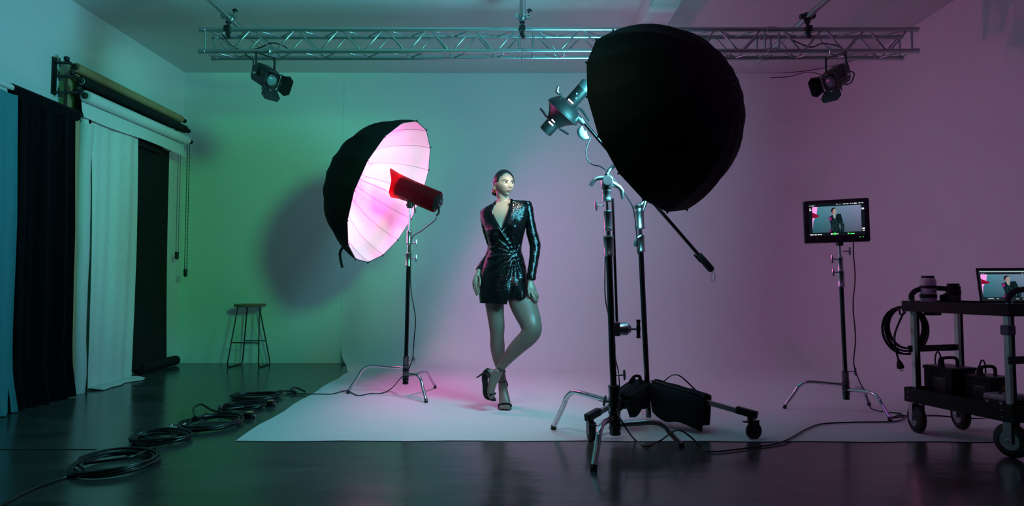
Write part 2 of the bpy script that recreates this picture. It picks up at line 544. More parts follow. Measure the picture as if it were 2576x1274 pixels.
def cstand(name, label, base, topp, feet, hubz, risers, knobs, r0=.0175, legr=.0125, dark='dchrome'):
    base = V(base); topp = V(topp); ax = (topp - base).normalized(); L = (topp - base).length
    t = thing(name, label, 'light stand', (base.x, base.y, 0), )

    def at(z): return base + ax * ((z - base.z) / ax.z)
    for ft, zh in zip(feet, hubz):
        h = at(zh); d = V((ft[0] - h.x, ft[1] - h.y, 0)).normalized()
        lg = part('leg', cstand_leg(h + d * .02, (ft[0], ft[1], ft[2] if len(ft) > 2 else 0), .012, legr), 'chrome', t)
        fp = V((ft[0], ft[1], ft[2] if len(ft) > 2 else 0))
        part('foot_cap', MB().cyl(fp + V((0, 0, .0)), fp + V((-.0, 0, .03)) - d * .008, legr * 1.12, 12), 'rubber', lg)
        mb = MB(); collar(mb, at(zh - .03), ax, r0 * 1.45, .06); part('leg_socket', mb, 'dchrome', t)
    zlo = min(hubz) - .06
    mb = MB(); collar(mb, at(zlo), ax, r0 * 1.35, max(hubz) - zlo + .10); part('base_casting', mb, dark, t)
    # telescoping sections
    for i, (z0, z1, r) in enumerate(risers):
        part('column' if i == 0 else 'riser', MB().cyl(at(z0), at(z1), r, 16), 'dchrome' if i == 0 else 'chrome', t)
    for i, (z0, z1, r) in enumerate(risers[:-1]):
        mb = MB(); collar(mb, at(z1 - .09), ax, r * 1.5, .12); part('collar', mb, 'satin', t)
    for z, d in knobs:
        part('knob', tknob(at(z) + V(d).normalized() * .02, d), 'satin', t)
    return t, at


# left stand under the pink umbrella
bL = V((-.905, 5.45, .10)); tL = P(1031, 522, 5.45)
sL, atL = cstand('light_stand', 'chrome C-stand holding the pink umbrella strobe', bL, tL,
                 [(-1.42, 5.551, .004), (-.686, 5.134, .004), (-.70, 5.84, .004)], [.235, .19, .16],
                 [(.12, 1.19, .0175), (1.17, 1.38, .014), (1.36, tL.z, .010)],
                 [(1.17, (1, -.2, 0)), (.30, (1, -.1, .1)), (1.30, (1, -.3, 0))])

# strobe head inside the left umbrella
ax = -UL_N; a1, a2, _ = basis(UL_N)
bc = P(1052, 489, 5.45); L = .41
st = thing('strobe_light', 'black strobe head with red gel firing back into the pink lit umbrella', 'strobe', bc)
part('body', MB().lathe(bc + UL_N * L / 2, ax, [(0, .06), (.008, .080), (.03, .084), (.05, .079), (.34, .079), (.37, .084), (.405, .084), (.41, .065)], 24), 'blackm', st)
part('flash_bulb', MB().sphere(bc + ax * (L / 2 + .03), (.035, .035, .03), 14), 'lining', st)
gr = []
for s_ in (-1, -.4, .2, .7, 1.0):
    row = []
    for k in range(28):
        dv = a1 * cos(2 * pi * k / 28) + a2 * sin(2 * pi * k / 28)
        ext = .015 + .115 * max(0, dv.z) ** 1.5
        d_ = (L / 2 + ext) * s_ if s_ > 0 else s_ * .19
        row.append(bc + ax * d_ + dv * (.092 + .022 * max(s_, 0) ** 3 + .003 * sin(k * 1.9)))
    gr.append(row)
part('gel_sheet', MB().grid(gr, close=True, thick=lambda i, j: V((0, 0, .0006))), 'gel', st, label='translucent red gel wrap')
part('rear_panel', MB().lathe(bc + UL_N * (L / 2 - .002), UL_N, [(0, .06), (.006, .062), (.012, .055)], 24), 'black', st)
for k in range(5):
    p = bc + UL_N * (L / 2 + .012) + a1 * (.03 * cos(k * 1.26)) + a2 * (.03 * sin(k * 1.26))
    part('dial', MB().cyl(p, p + UL_N * .012, .009 if k else .013, 10), 'satin', st)
yk = tL + Z * .0
part('mount_bracket', MB().box(yk + Z * .03, (.045, .05, .075), bev=.006).cyl(yk + V((-.03, 0, .02)), yk + V((.04, 0, .02)), .012).tube(cr([yk + Z * .06, bc - Z * .06], 4), .014, 10), 'black', st)
part('tilt_handle', MB().tube([yk + V((.03, -.02, .05)), yk + V((.045, -.03, .0)), yk + V((.05, -.03, -.05))], [.008, .007, .009], 8), 'black', st)
rg = bc + UL_N * L / 2 - Z * .06
part('rear_grip', MB().tube(cr([rg + Z * .02, rg + V((0, 0, -.02)), rg + V((-.02, 0, -.05))], 5), .009, 8), 'rubber', st)
part('side_print', MB().box(bc - Yv * .0665 + Z * .01 + UL_N * .05, (.05, .002, .006), (UL_N, V((0, 0, 1)).cross(UL_N).normalized() * -1, Z)), 'mark', st)

# front C-stand (nearest the camera)
bA = P(1547, 1078, 3.76); tA = P(1526, 470, 3.76)
sA, atA = cstand('light_stand', 'front C-stand with wide chrome legs nearest the camera, below the black umbrella', bA, tA,
                 [(.418, 3.309), (.27, 4.204, .004), (.992, 3.764)], [.185, .265, .135],
                 [(.14, 1.21, .0195), (1.19, 1.36, .0155), (1.34, tA.z, .013)],
                 [(1.42, (-1, -.2, 0)), (.26, (-1, -.5, .3)), (.42, (1, .2, 0))], r0=.023, legr=.0165)
gh = tA
g = thing('stand_clamp', 'bright chrome grip head on top of the front C-stand', 'clamp', gh)
mb = MB(); collar(mb, gh - Z * .09, Z, .026, .07); part('socket', mb, 'satin', g)
part('grip_body', MB().lathe(gh + V((0, 0, -.02)), Z, [(0, .024), (.02, .034), (.06, .036), (.075, .03)], 18).cyl(gh + V((0, -.05, .03)), gh + V((0, .05, .03)), .032), 'satin', g)
part('lever', MB().tube(cr([gh + V((-.02, -.03, .05)), gh + V((-.07, -.03, .04)), gh + V((-.10, -.03, .0))], 4), [.012] * 9, 8, ell=[.007] * 9, up=(0, 1, 0)), 'satin', g)
part('side_arm', MB().tube([gh + V((.02, .03, .035)), gh + V((.08, .03, .0)), gh + V((.095, .03, -.02)), gh + V((.098, .03, -.07))], [.02, .015, .014, .011], 10), 'satin', g)
# strobe inside the black umbrella with its arm (hidden by the canopy from the front)
kb = UB_C - UB_N * .06
ks = thing('strobe_light', 'second strobe head, tucked inside the black umbrella', 'strobe', kb)
part('body', MB().cyl(kb - UB_N * .28, kb - UB_N * .02, .06, 20), 'blackm', ks)
part('mount_arm', MB().tube(cr([gh + Z * .07, gh + V((.06, .03, .14)), kb - UB_N * .10 - Z * .06], 6), .011, 10), 'dchrome', ks)

# thin grip arm hanging beside the front column, with its clamp
q0 = P(1541, 500, 3.83); q1 = P(1552, 812, 3.83)
g = thing('extension_rod', 'thin rod hanging beside the front column with a T-handled clamp at its foot', 'rod', q1)
part('rod', MB().cyl(q0, q1 - Z * .01, .0085, 12), 'dchrome', g)
c0 = P(1552, 828, 3.81)
part('clamp_head', MB().box(c0, (.035, .05, .085), bev=.006).lathe(c0 + X * .012, X, [(0, .036), (.006, .038), (.05, .038), (.056, .03), (.07, .02)], 20), 'satin', g)
part('screw', MB().cyl(c0 + X * .07, c0 + X * .12, .008, 10), 'satin', g)
hq = c0 + X * .128
part('t_handle', MB().tube([hq - Z * .055, hq - Z * .03, hq, hq + Z * .03, hq + Z * .055], [.014, .011, .014, .011, .014], 10), 'black', g, label='black T handle')

# roller stand behind, on casters
bB = P(1632, 1055, 4.36); tB = P(1608, 540, 4.36)
W1 = F(1888, 1105); W2 = F(1487, 1112); W3 = V((1.02, 4.98, 0))
t = thing('roller_stand', 'tall stand on braked casters behind the front C-stand', 'light stand', (bB.x, bB.y, 0))
axB = (tB - bB).normalized()


def atB(z): return bB + axB * ((z - bB.z) / axB.z)


part('column', MB().cyl(atB(.05), atB(1.24), .0185, 16), 'dchrome', t)
part('riser', MB().cyl(atB(1.22), atB(1.42), .0165, 16), 'chrome', t)
mb = MB(); collar(mb, atB(1.17), axB, .027, .12); part('collar', mb, 'satin', t)
mb = MB(); collar(mb, atB(1.33), axB, .032, .17); part('collar', mb, 'satin', t)
part('lever', MB().tube(cr([atB(1.26) + V((-.0, -.03, .02)), atB(1.26) + V((-.03, -.035, .0)), atB(1.26) + V((-.045, -.035, -.05))], 4), [.012] * 9, 8, ell=[.006] * 9, up=(0, 1, 0)), 'satin', t)
part('leg_crown', MB().box(atB(.265), (.13, .10, .045), bev=.01), 'dchrome', t)
mb = MB(); collar(mb, atB(.17), axB, .027, .05); part('brace_collar', mb, 'dchrome', t)
for i, W in enumerate((W1, W2, W3)):
    h = atB(.265); d = V((W.x - h.x, W.y - h.y, 0)); dn = d.normalized()
    e = V((W.x, W.y, .15)); sd = Z.cross(dn)
    dirv = (e - h).normalized()
    part('leg', MB().box((h + e) / 2, ((e - h).length, .026, .032), (dirv, sd, dirv.cross(sd)), bev=.004), 'satin' if i != 1 else 'alu', t)
    part('brace', MB().cyl(atB(.19), h + (e - h) * .45 - Z * .012, .008, 10), 'chrome', t)
    s_ = part('leg_sleeve', MB().box(e - dirv * .02 + Z * .006, (.13, .04, .045), (dirv, sd, dirv.cross(sd)), bev=.006), 'black', t)
    wc = V((W.x, W.y, .052)) + dn * .02 * (1 if i == 0 else 0)
    wa = V((.25, -1, 0)).normalized() if i == 0 else (V((1, .25, 0)).normalized() if i == 1 else X)
    fd = Z.cross(wa)
    cs = part('caster_fork', MB().cyl(V((W.x, W.y, .10)), V((W.x, W.y, .15)), .018, 14).box(wc + wa * .020 + Z * .03, (.05, .004, .075), (fd, wa, Z)).box(wc - wa * .020 + Z * .03, (.05, .004, .075), (fd, wa, Z)).box(wc + Z * .062, (.055, .044, .006), (fd, wa, Z)), 'dchrome', t)
    part('wheel', MB().lathe(wc - wa * .014, wa, [(0, .030), (.002, .046), (.006, .0515), (.022, .0515), (.026, .046), (.028, .030)], 24), 'rubber', cs)
    part('brake_pedal', MB().box(wc + fd * -.045 + Z * .058, (.05, .03, .008), (fd, wa, Z), bev=.003), 'black', cs)

# boom arm through the top of the roller stand, with handle and carabiner
bh = P(1792, 682, 4.36); bt = P(1462, 300, 4.36); bd = (bt - bh).normalized()
g = thing('boom_arm', 'black boom arm slanting under the black umbrella with ribbed grip handle', 'boom arm', bh)
part('boom_pole', MB().cyl(bh + bd * .05, bt, .0125, 14), 'dchrome', g)
part('handle', MB().lathe(bh, bd, [(0, .015), (.01, .024), (.10, .024), (.14, .022), (.15, .014)], 14), 'rubber', g)
part('grip_fin', MB().box(bh + bd * .12 + V((-.025, 0, -.005)), (.07, .012, .012), (bd, Yv, bd.cross(Yv)), bev=.003), 'black', g)
cb = bh - Z * .045 + V((.004, 0, 0))
part('carabiner', MB().tube(cr([cb + V((0, 0, .045)), cb + V((.012, 0, .03)), cb + V((.012, 0, -.018)), cb + V((0, 0, -.028)), cb + V((-.012, 0, -.018)), cb + V((-.012, 0, .02)), cb + V((0, 0, .035))], 5), .0022, 6), 'chrome', g)
gp = tB
jh = (bh + bd * ((gp.z - bh.z + .12) / bd.z))
part('pivot_clamp', MB().lathe(gp + Z * .0, Z, [(0, .03), (.03, .034), (.06, .028), (.07, .02)], 16).tube([gp + Z * .05, jh], .016, 10).cyl(jh - Yv * .05, jh + Yv * .05, .04, 18), 'satin', g)
part('pivot_lever', MB().tube([jh - Yv * .05, jh + V((-.03, -.06, -.03)), jh + V((-.05, -.06, -.10))], [.012, .014, .008], 10), 'satin', g)
bdd = bt

# focusing spot strobe at the upper end of the boom
p0 = P(1478, 212, 4.30); p1 = P(1366, 338, 4.42); sa = (p1 - p0).normalized(); SL = (p1 - p0).length
fo = thing('focusing_spot', 'black spotlight strobe with flared reflector on the boom, left of the black umbrella', 'strobe', p0)
part('body', MB().lathe(p0, sa, [(0, .030), (.006, .046), (.05, .048), (.19, .048), (.20, .044)], 24), 'blackm', fo)
part('rear_dome', MB().lathe(p0 + sa * .045, -sa, [(0, .049), (.05, .048), (.062, .035), (.066, .01)], 24), 'smoke', fo, label='smoky grey rear cap')
part('reflector', MB().lathe(p0 + sa * .17, sa, [(0, .055), (.012, .085), (.03, .105), (.06, .124), (.075, .130), (.085, .130), (.10, .112), (.135, .080), (.165, .062), (.18, .058)], 36), 'blackm', fo)
part('focus_ring', MB().lathe(p0 + sa * .245, sa, [(0, .126), (.003, .133), (.012, .133), (.015, .126)], 36), 'black', fo)
part('lens_barrel', MB().lathe(p0 + sa * .34, sa, [(0, .052), (.012, .058), (.016, .050), (.06, .050), (.09, .048), (.094, .040), (.088, .034)], 28), 'black', fo)
part('front_lens', MB().lathe(p0 + sa * .424, sa, [(0, .034), (.006, .02), (.008, .001)], 20), 'lens_glass', fo)
sa1, sa2, _ = basis(sa)
camd = (V((0, 0, CAMH)) - p0).normalized(); cd = (camd - sa * camd.dot(sa)).normalized(); cs_ = sa.cross(cd)
for s_, w_ in ((.16, .045), (.335, .03), (.36, .04)):
    rr_ = {.16: .050, .335: .061, .36: .0505}[s_]
    part('light_slot', MB().box(p0 + sa * s_ + cd * rr_ + cs_ * .008, (w_, .010, .004), (cs_, sa, cd)), 'slot', fo, label='small glowing slot')
for s_, c_ in ((.095, .012), (.12, -.006)):
    part('control_button', MB().cyl(p0 + sa * s_ + cd * .045 + cs_ * c_, p0 + sa * s_ + cd * .052 + cs_ * c_, .007, 10), 'satin', fo)
for s_ in (-1, 1):
    q = p0 + sa * .35 + cs_ * s_ * .06
    part('shutter_lever', MB().tube([q, q + cs_ * s_ * .04 - sa * .01, q + cs_ * s_ * .075 - sa * .015], [.006, .009, .007], 8), 'black', fo)
q = p0 + sa * .175 - cs_ * .0
part('latch_knob', MB().tube([q + cs_ * .09, q + cs_ * .125, q + cs_ * .14 - sa * .03], [.010, .014, .010], 10).tube([q + cs_ * .08 + cd * .03, q + cs_ * .10 + cd * .06], .010, 8), 'satin', fo)
mq = p0 + sa * .20 + (V((1, 0, -.35)).normalized() * .05)
part('yoke_mount', MB().tube(cr([mq, P(1445, 285, 4.36), P(1468, 312, 4.36), bt], 5), .020, 12), 'satin', fo)
part('mount_lever', MB().tube(cr([P(1450, 272, 4.34), P(1464, 278, 4.34), P(1482, 305, 4.34)], 4), [.010] * 9, 8), 'black', fo)
part('wing_lever', MB().tube(cr([P(1463, 318, 4.32), P(1462, 330, 4.32), P(1470, 342, 4.32), P(1481, 348, 4.32)], 5), [.012, .016, .02, .024, .028, .030, .032, .034, .034, .032, .030, .028, .025, .02, .016, .010], 10, ell=[.006] * 16, up=(0, 1, 0)), 'satin', fo)
lamp('SPOT', 'focusing_spot_beam', p1 + sa * .02, P(1275, 490, 4.9), (1.0, .84, .66), 38, spot_size=radians(32), spot_blend=1.0, shadow_soft_size=.03)
single('power_cable', MB().tube(cr([P(1486, 346, 4.34), P(1476, 372, 4.34), P(1476, 398, 4.34), P(1490, 414, 4.34), P(1512, 420, 4.30), P(1535, 440, 4.28), P(1580, 500, 4.30), P(1596, 540, 4.31), P(1606, 640, 4.32)], 8), .0045, 8), 'cable', 'thin cable looping from the spotlight strobe down behind the black umbrella', 'cable')

# sandbags
def sandbag(name, label, A, B, drop, th, tilt=0.0, handle=True):
    """saddle bag hanging over the bar A-B"""
    A, B = V(A), V(B); d = (B - A); L = d.length; dn = d.normalized(); sd = Z.cross(dn).normalized()
    t = thing(name, label, 'sandbag', (A + B) / 2)
    for s in (-1, 1):
        rows = []
        for i in range(13):
            u = i / 12; row = []
            for k in range(20):
                ph = 2 * pi * k / 20
                e = (1 - (2 * abs(u - .5)) ** 6) ** .5 if 0 < u < 1 else .25
                hh = drop * (.50 + .03 * sin(u * 9 + s)); cz = -hh
                off = sd * (s * (th * .55 + .02) + th * .5 * e * cos(ph) * (1 + .12 * sin(u * 11 + k)))
                zz = cz + hh * sin(ph) * (.92 + .08 * e) + .02 - .010 * abs(sin(u * 7.0)) * (sin(ph) < 0)
                row.append(A + dn * (L * u) + off + Z * zz + dn * (.015 * sin(ph) * (u - .5)))
            rows.append(row)
        mb = MB().grid(rows, close=True)
        b0 = len(mb.v) - 13 * 20
        mb.f.append([b0 + k for k in range(20)]); mb.m.append(0); mb.s.append(True)
        mb.f.append([b0 + 12 * 20 + k for k in range(20)][::-1]); mb.m.append(0); mb.s.append(True)
        part('pouch', mb, 'bagcloth', t)
    rows = []
    for i in range(9):
        p = A + d * (i / 8)
        rows.append([p + sd * (th * .75) * q + Z * (.035 - .03 * q * q + .004 * sin(i * 2.3)) for q in (-1, -.6, -.2, .2, .6, 1)])
    part('bridge_flap', MB().grid(rows, thick=V((0, 0, -.012))), 'bagcloth', t)
    return t


A_ = atB(.265) + V((.05, -.02, .012)); B_ = V((W1.x, W1.y, .15)) * .60 + atB(.265) * .40 + V((.0, 0, .022))
sb = sandbag('sandbag', 'big black sandbag slung over the right leg of the roller stand', A_, B_, .21, .085)
dnn = (B_ - A_).normalized()
part('carry_strap', MB().tube(cr([A_ + dnn * .06 + Z * .03, A_ + dnn * .11 + Z * .08, A_ + dnn * .15 + Z * .10, A_ + dnn * .20 + Z * .09, A_ + dnn * .30 + Z * .025], 6), .011, 8, ell=[.003] * 25, up=(0, 0, 1)), 'blackcloth', sb)
part('zip_edge', MB().tube([A_ + Z * .03 + Z.cross(dnn) * -.06, B_ + Z * .022 + Z.cross(dnn) * -.06], .006, 8), 'black', sb)
A2 = atB(.265) + V((-.05, -.0, .01)); B2 = V((W2.x, W2.y, .15)) * .5 + atB(.265) * .5 + V((0, 0, .02))
sb = sandbag('sandbag', 'smaller black sandbag over the left leg, behind the front C-stand column', A2, B2, .15, .075)
part('carry_strap', MB().tube(cr([A2 + V((-.03, 0, .03)), P(1585, 962, 4.25), P(1596, 948, 4.28), P(1609, 948, 4.3), P(1611, 958, 4.32), A2 + V((.0, 0, .04))], 6), .010, 8, ell=[.003] * 31, up=(0, 1, 0)), 'blackcloth', sb)

# ------------------------------------------------------------------ monitor and its stand
bM = V((2.50, 4.80, .09)); tM = P(2112, 618, 4.80)
sM, atM = cstand('light_stand', 'C-stand carrying the video monitor by the purple wall', bM, tM,
                 [(2.074, 4.895, .004), (2.613, 4.44, .004), (2.79, 5.02, .004)], [.20, .165, .15],
                 [(.10, 1.02, .0165), (1.00, 1.13, .0135), (1.11, tM.z, .009)],
                 [(1.04, (-1, -.3, 0)), (1.14, (-1, -.2, 0)), (1.20, (1, -.2, 0)), (.30, (1, -.3, 0))])


def quad_map(bl, br, tl, tr):
    return lambda u, v: V(bl) * (1 - u) * (1 - v) + V(br) * u * (1 - v) + V(tl) * (1 - u) * v + V(tr) * u * v


def bg_mat(name, s):
    m, nt, b = new_mat(name)
    tc = nt.nodes.new('ShaderNodeTexCoord'); sx = nt.nodes.new('ShaderNodeSeparateXYZ')
    nt.links.new(tc.outputs['Generated'], sx.inputs[0])
    r1 = nt.nodes.new('ShaderNodeValToRGB'); e = r1.color_ramp.elements
    e[0].color = (.035, .20, .24, 1); e[1].color = (.17, .19, .31, 1)
    nt.links.new(sx.outputs[0], r1.inputs[0])
    r2 = nt.nodes.new('ShaderNodeMapRange'); r2.inputs[3].default_value = .45; r2.inputs[4].default_value = 1.15
    nt.links.new(sx.outputs[2], r2.inputs[0])
    mx = nt.nodes.new('ShaderNodeVectorMath'); mx.operation = 'SCALE'
    nt.links.new(r1.outputs[0], mx.inputs[0]); nt.links.new(r2.outputs[0], mx.inputs['Scale'])
    b.inputs['Base Color'].default_value = (0, 0, 0, 1)
    nt.links.new(mx.outputs[0], b.inputs['Emission Color']); b.inputs['Emission Strength'].default_value = s
    return m


EM = [bg_mat('screen_backdrop', 1.0), emis('screen_pink', (1, .35, .85)), emis('screen_red', (.25, .003, .03)), emis('screen_skin', (.30, .30, .27)),
      emis('screen_dark', (.004, .012, .016)), emis('screen_teal_glint', (.10, .45, .42)), emis('screen_magenta_glint', (.30, .02, .22)), emis('screen_hair', (.008, .006, .007)), emis('screen_skin_pink', (.35, .05, .12))]


def picture(mb, q, out, flipw=1.0):
    """the live view of the shoot drawn on a screen: q(u,v) -> point, out = outward normal"""
    def pg(poly, mi, lv): mb.add([q(u, v) + out * (.0004 * lv) for u, v in poly], [list(range(len(poly)))], mi, False)
    pg([(.0, .0), (1, 0), (1, 1), (0, 1)], 0, 1)
    pg([(0, .62), (.09, .72), (.115, 1), (0, 1)], 1, 2)
    pg([(0, .10), (.02, .45), (.05, .55), (.0, .66)], 1, 2)
    pg([(0, .57), (.13, .60), (.145, .66), (.11, .69), (0, .80)], 2, 3)
    pg([(.395, .80), (.395, .88), (.43, .94), (.475, .94), (.505, .89), (.51, .78), (.47, .72), (.42, .72)], 7, 2)
    pg([(.42, .80), (.44, .88), (.48, .91), (.505, .87), (.508, .78), (.485, .71), (.455, .71), (.43, .75)], 3, 3)
    pg([(.41, .78), (.44, .84), (.435, .72), (.415, .70)], 8, 4)
    pg([(.43, .74), (.475, .71), (.49, .62), (.47, .52), (.42, .60)], 3, 3)
    pg([(.335, .58), (.40, .64), (.43, .67), (.445, .52), (.475, .50), (.495, .66), (.53, .70), (.595, .69), (.60, .62), (.63, .40), (.655, .24), (.64, .0), (.57, .0), (.585, .22), (.565, .36), (.545, .25), (.575, .0), (.33, .0), (.385, .18), (.375, .32), (.355, .45)], 4, 4)
    pg([(.345, .56), (.385, .60), (.40, .50), (.37, .42)], 6, 5)
    pg([(.335, .0), (.39, .14), (.40, .20), (.37, .0)], 6, 5)
    for i in range(16):
        u = .45 + .05 * sin(i * 2.7); v = .05 + i * .027
        pg([(u, v), (u + .018, v + .008), (u + .016, v + .02)], 5, 5)
    for i in range(8):
        u = .605 + .012 * sin(i * 2) + i * .002; v = .10 + i * .05
        pg([(u, v), (u + .008, v), (u + .006, v + .03)], 5, 5)
    for e_ in (.455, .49): pg([(e_ - .010, .825), (e_ + .010, .825), (e_ + .008, .835), (e_ - .008, .835)], 7, 5)
    pg([(.468, .748), (.492, .748), (.49, .757), (.47, .757)], 2, 5)


def marks(mb, q, out, lst, mi=0):
    for u, v, w_, h_ in lst: mb.add([q(u, v) + out * .0006, q(u + w_, v) + out * .0006, q(u + w_, v + h_) + out * .0006, q(u, v + h_) + out * .0006], [[0, 1, 2, 3]], mi, False)


# monitor body: rectangle in the room turned slightly
mc = P(2103, 556, 4.76)
ml = P(2020, 612, 4.86); mr_ = P(2187, 607, 4.68)
mx_ = V((mr_.x - ml.x, mr_.y - ml.y, 0)).normalized(); mx_ = (mx_ + Z * .012).normalized()
mn = mx_.cross(Z).normalized(); mz = mn.cross(mx_) * -1
if mz.z < 0: mz = -mz
MW, MH = .445, .325
mo = thing('video_monitor', 'black studio video monitor showing the woman, on the C-stand by the purple wall', 'monitor', mc - mz * MH / 2)
part('housing', MB().box(mc - mn * .03, (MW, MH, .06), (mx_, mz, mn), bev=.012).box(mc - mz * (MH / 2 - .03) - mn * .022, (MW - .012, .055, .05), (mx_, mz, mn), bev=.008), 'black', mo)
f = mc + mn * .001
SW, SH = .372, .250; so = f + mz * .012 + mx_ * .004
S_ = lambda u, v: so + mx_ * ((u - .5) * SW) + mz * ((v - .5) * SH)
part('screen_glass', MB().add([S_(0, 0), S_(1, 0), S_(1, 1), S_(0, 1)], [[0, 1, 2, 3]], 0, False), emis('screen_black', (.004, .008, .010)), mo)
IM = lambda u, v: S_(.06 + u * .88, .11 + v * .79)
mb = MB(); picture(mb, IM, mn); part('live_image', mb, EM, mo, label='picture of the woman on screen')
mb = MB()
marks(mb, S_, mn, [(.01, .925, .025, .02), (.05, .925, .045, .025), (.11, .93, .012, .012), (.50, .94, .03, .02), (.55, .94, .035, .012), (.62, .94, .05, .02), (.68, .94, .045, .02), (.75, .945, .02, .02), (.78, .945, .03, .012), (.82, .94, .05, .025), (.90, .945, .035, .022), (.95, .945, .035, .02),
                   (.01, .84, .025, .025), (.01, .79, .035, .035), (.95, .76, .045, .05), (.95, .17, .045, .045), (.955, .12, .04, .03), (.01, .04, .06, .03), (.09, .04, .04, .03), (.145, .04, .035, .03), (.19, .04, .035, .03)])
marks(mb, S_, mn, [(.39, .035, .03, .045), (.50, .04, .025, .035)])
marks(mb, S_, mn, [(.435, .03, .055, .06)], 1); marks(mb, S_, mn, [(.74, .04, .07, .025), (.69, .04, .03, .035)], 1)
part('screen_readouts', mb, ['led_white', 'led_green'], mo)
for u, m_ in ((-.13, 'satin'), (-.095, 'black'), (.155, 'led_green'), (.175, 'led_green')):
    p = f - mz * (MH / 2 - .035) + mx_ * u + mn * .002
    part('front_button' if m_ != 'led_green' else 'status_light', MB().cyl(p, p + mn * .004, .0045 if m_ != 'led_green' else .003, 10), m_, mo)
part('stand_mount', MB().box(tM + V((0, .0, .012)), (.04, .04, .03), bev=.004), 'black', mo)
part('logo_mark', MB().box(f - mz * (MH / 2 - .062) + mn * .001, (.04, .004, .002), (mx_, mz, mn)), 'mark', mo)

# cables on and near the floor at right
zc = .0078
single('monitor_cable', MB().tube(cr([P(2147, 606, 4.82), P(2147, 640, 4.78), P(2151, 700, 4.74), P(2146, 770, 4.74), P(2152, 850, 4.76), P(2148, 915, 4.76), P(2162, 960, 4.78), P(2176, 985, 4.82), P(2184, 1010, 4.88), V((2.72, 4.86, .010)), F(2225, 1037, zc), F(2268, 1042, zc), F(2240, 1052, zc), F(2285, 1048, zc), F(2330, 1047, zc)], 10), .0045, 8), 'cable', 'black cable hanging from the video monitor down to the white floor', 'cable')
single('power_cable', MB().tube(cr([P(1562, 985, 3.82), P(1552, 1030, 3.72), P(1570, 1070, 3.6), F(1598, 1108, zc), F(1625, 1123, zc), F(1660, 1110, zc), F(1702, 1083, .14) + V((0, -.0, 0)), F(1735, 1098, .10), F(1760, 1122, zc), F(1790, 1137, zc), F(1880, 1128, zc), F(1950, 1118, zc), F(1985, 1105, zc + .004), F(2030, 1080, zc + .004), F(2070, 1067, zc + .004), F(2150, 1063, zc + .004), F(2250, 1061, zc + .004), F(2278, 1050, zc + .004)], 10), .0052, 8), 'cable', 'black cable snaking over the white sheet edge from the front C-stand to the cart', 'cable')
single('power_cable', MB().tube(cr([F(2255, 1045, zc), F(2300, 1048, zc + .001), F(2350, 1046, zc + .001), F(2420, 1052, zc + .001), F(2500, 1056, zc + .001), F(2576, 1068, zc + .001)], 8), .005, 8), 'cable', 'black cable passing flat on the floor under the equipment cart', 'cable')
single('power_cable', MB().tube(cr([P(1524, 600, 3.80), P(1522, 680, 3.80), P(1524, 760, 3.80), P(1545, 850, 3.80), P(1548, 900, 3.80), P(1556, 940, 3.80), P(1558, 985, 3.80), P(1552, 1000, 3.80)], 8), .0035, 8), 'cable', 'thin cable running down the front C-stand column', 'cable')
single('power_cable', MB().tube(cr([rg + V((-.02, 0, -.05)), rg + V((-.035, .0, -.09)), P(1062, 580, 5.41), P(1036, 600, 5.43), P(1033, 650, 5.425), P(1034, 730, 5.425), P(1045, 800, 5.42), P(1042, 850, 5.42), P(1040, 880, 5.42), P(1037, 905, 5.40), P(1025, 935, 5.37), P(1005, 955, 5.35), F(985, 978, .03), F(960, 990, zc), F(930, 991, zc), F(900, 996, zc), F(872, 984, zc + .004), F(835, 992, zc), F(800, 992, zc), F(768, 992, zc + .003), F(720, 990, zc + .003)], 10), .0045, 8), 'cable', 'black cable from the pink umbrella strobe trailing across the white sheet', 'cable')

# ------------------------------------------------------------------ truss, pipes, clamps, spotlights
TY0, TY1, TZT, TZB = 5.2, 5.365, 3.068, 2.886
TXL, TXR = -2.60, 3.375
t = thing('lighting_truss', 'long horizontal aluminium lighting truss hung under the ceiling', 'truss', ((TXL + TXR) / 2, (TY0 + TY1) / 2, TZB))
joints = (.12, 2.16)
for y in (TY0, TY1):
    for z in (TZT, TZB):
        xl, xr = (TXL, TXR) if y == TY0 else (TXL + .03, TXR - .03)
        c = part('chord', MB().cyl((xl, y, z), (xr, y, z), .0185, 16), 'alu', t)
        for xe, s_ in ((xl, 1), (xr, -1)):
            part('end_sleeve', MB().cyl((xe - .004 * s_, y, z), (xe + .055 * s_, y, z), .0205, 16), 'alu', c)
        for xj in joints:
            mb = MB().cyl((xj - .042, y, z), (xj + .042, y, z), .0225, 14)
            for k in (-1, 0, 1): mb.cyl((xj + k * .024, y - .028, z), (xj + k * .024, y + .028, z), .006, 8).cyl((xj + k * .024, y, z - .026), (xj + k * .024, y, z + .030), .0045, 8)
            part('coupler', mb, 'satin', c)
for xp in (TXL + .05, TXR - .05) + tuple(j + s_ * .058 for j in joints for s_ in (-1, 1)):
    for y in (TY0, TY1):
        part('upright', MB().cyl((xp, y, TZB), (xp, y, TZT), .0085, 10), 'alu', t)
    part('crossbar', MB().cyl((xp, TY0, TZB), (xp, TY1, TZB), .007, 8), 'alu', t)
edges = [TXL + .07, joints[0] - .075, joints[0] + .075, joints[1] - .075, joints[1] + .075, TXR - .07]
topm = MB()
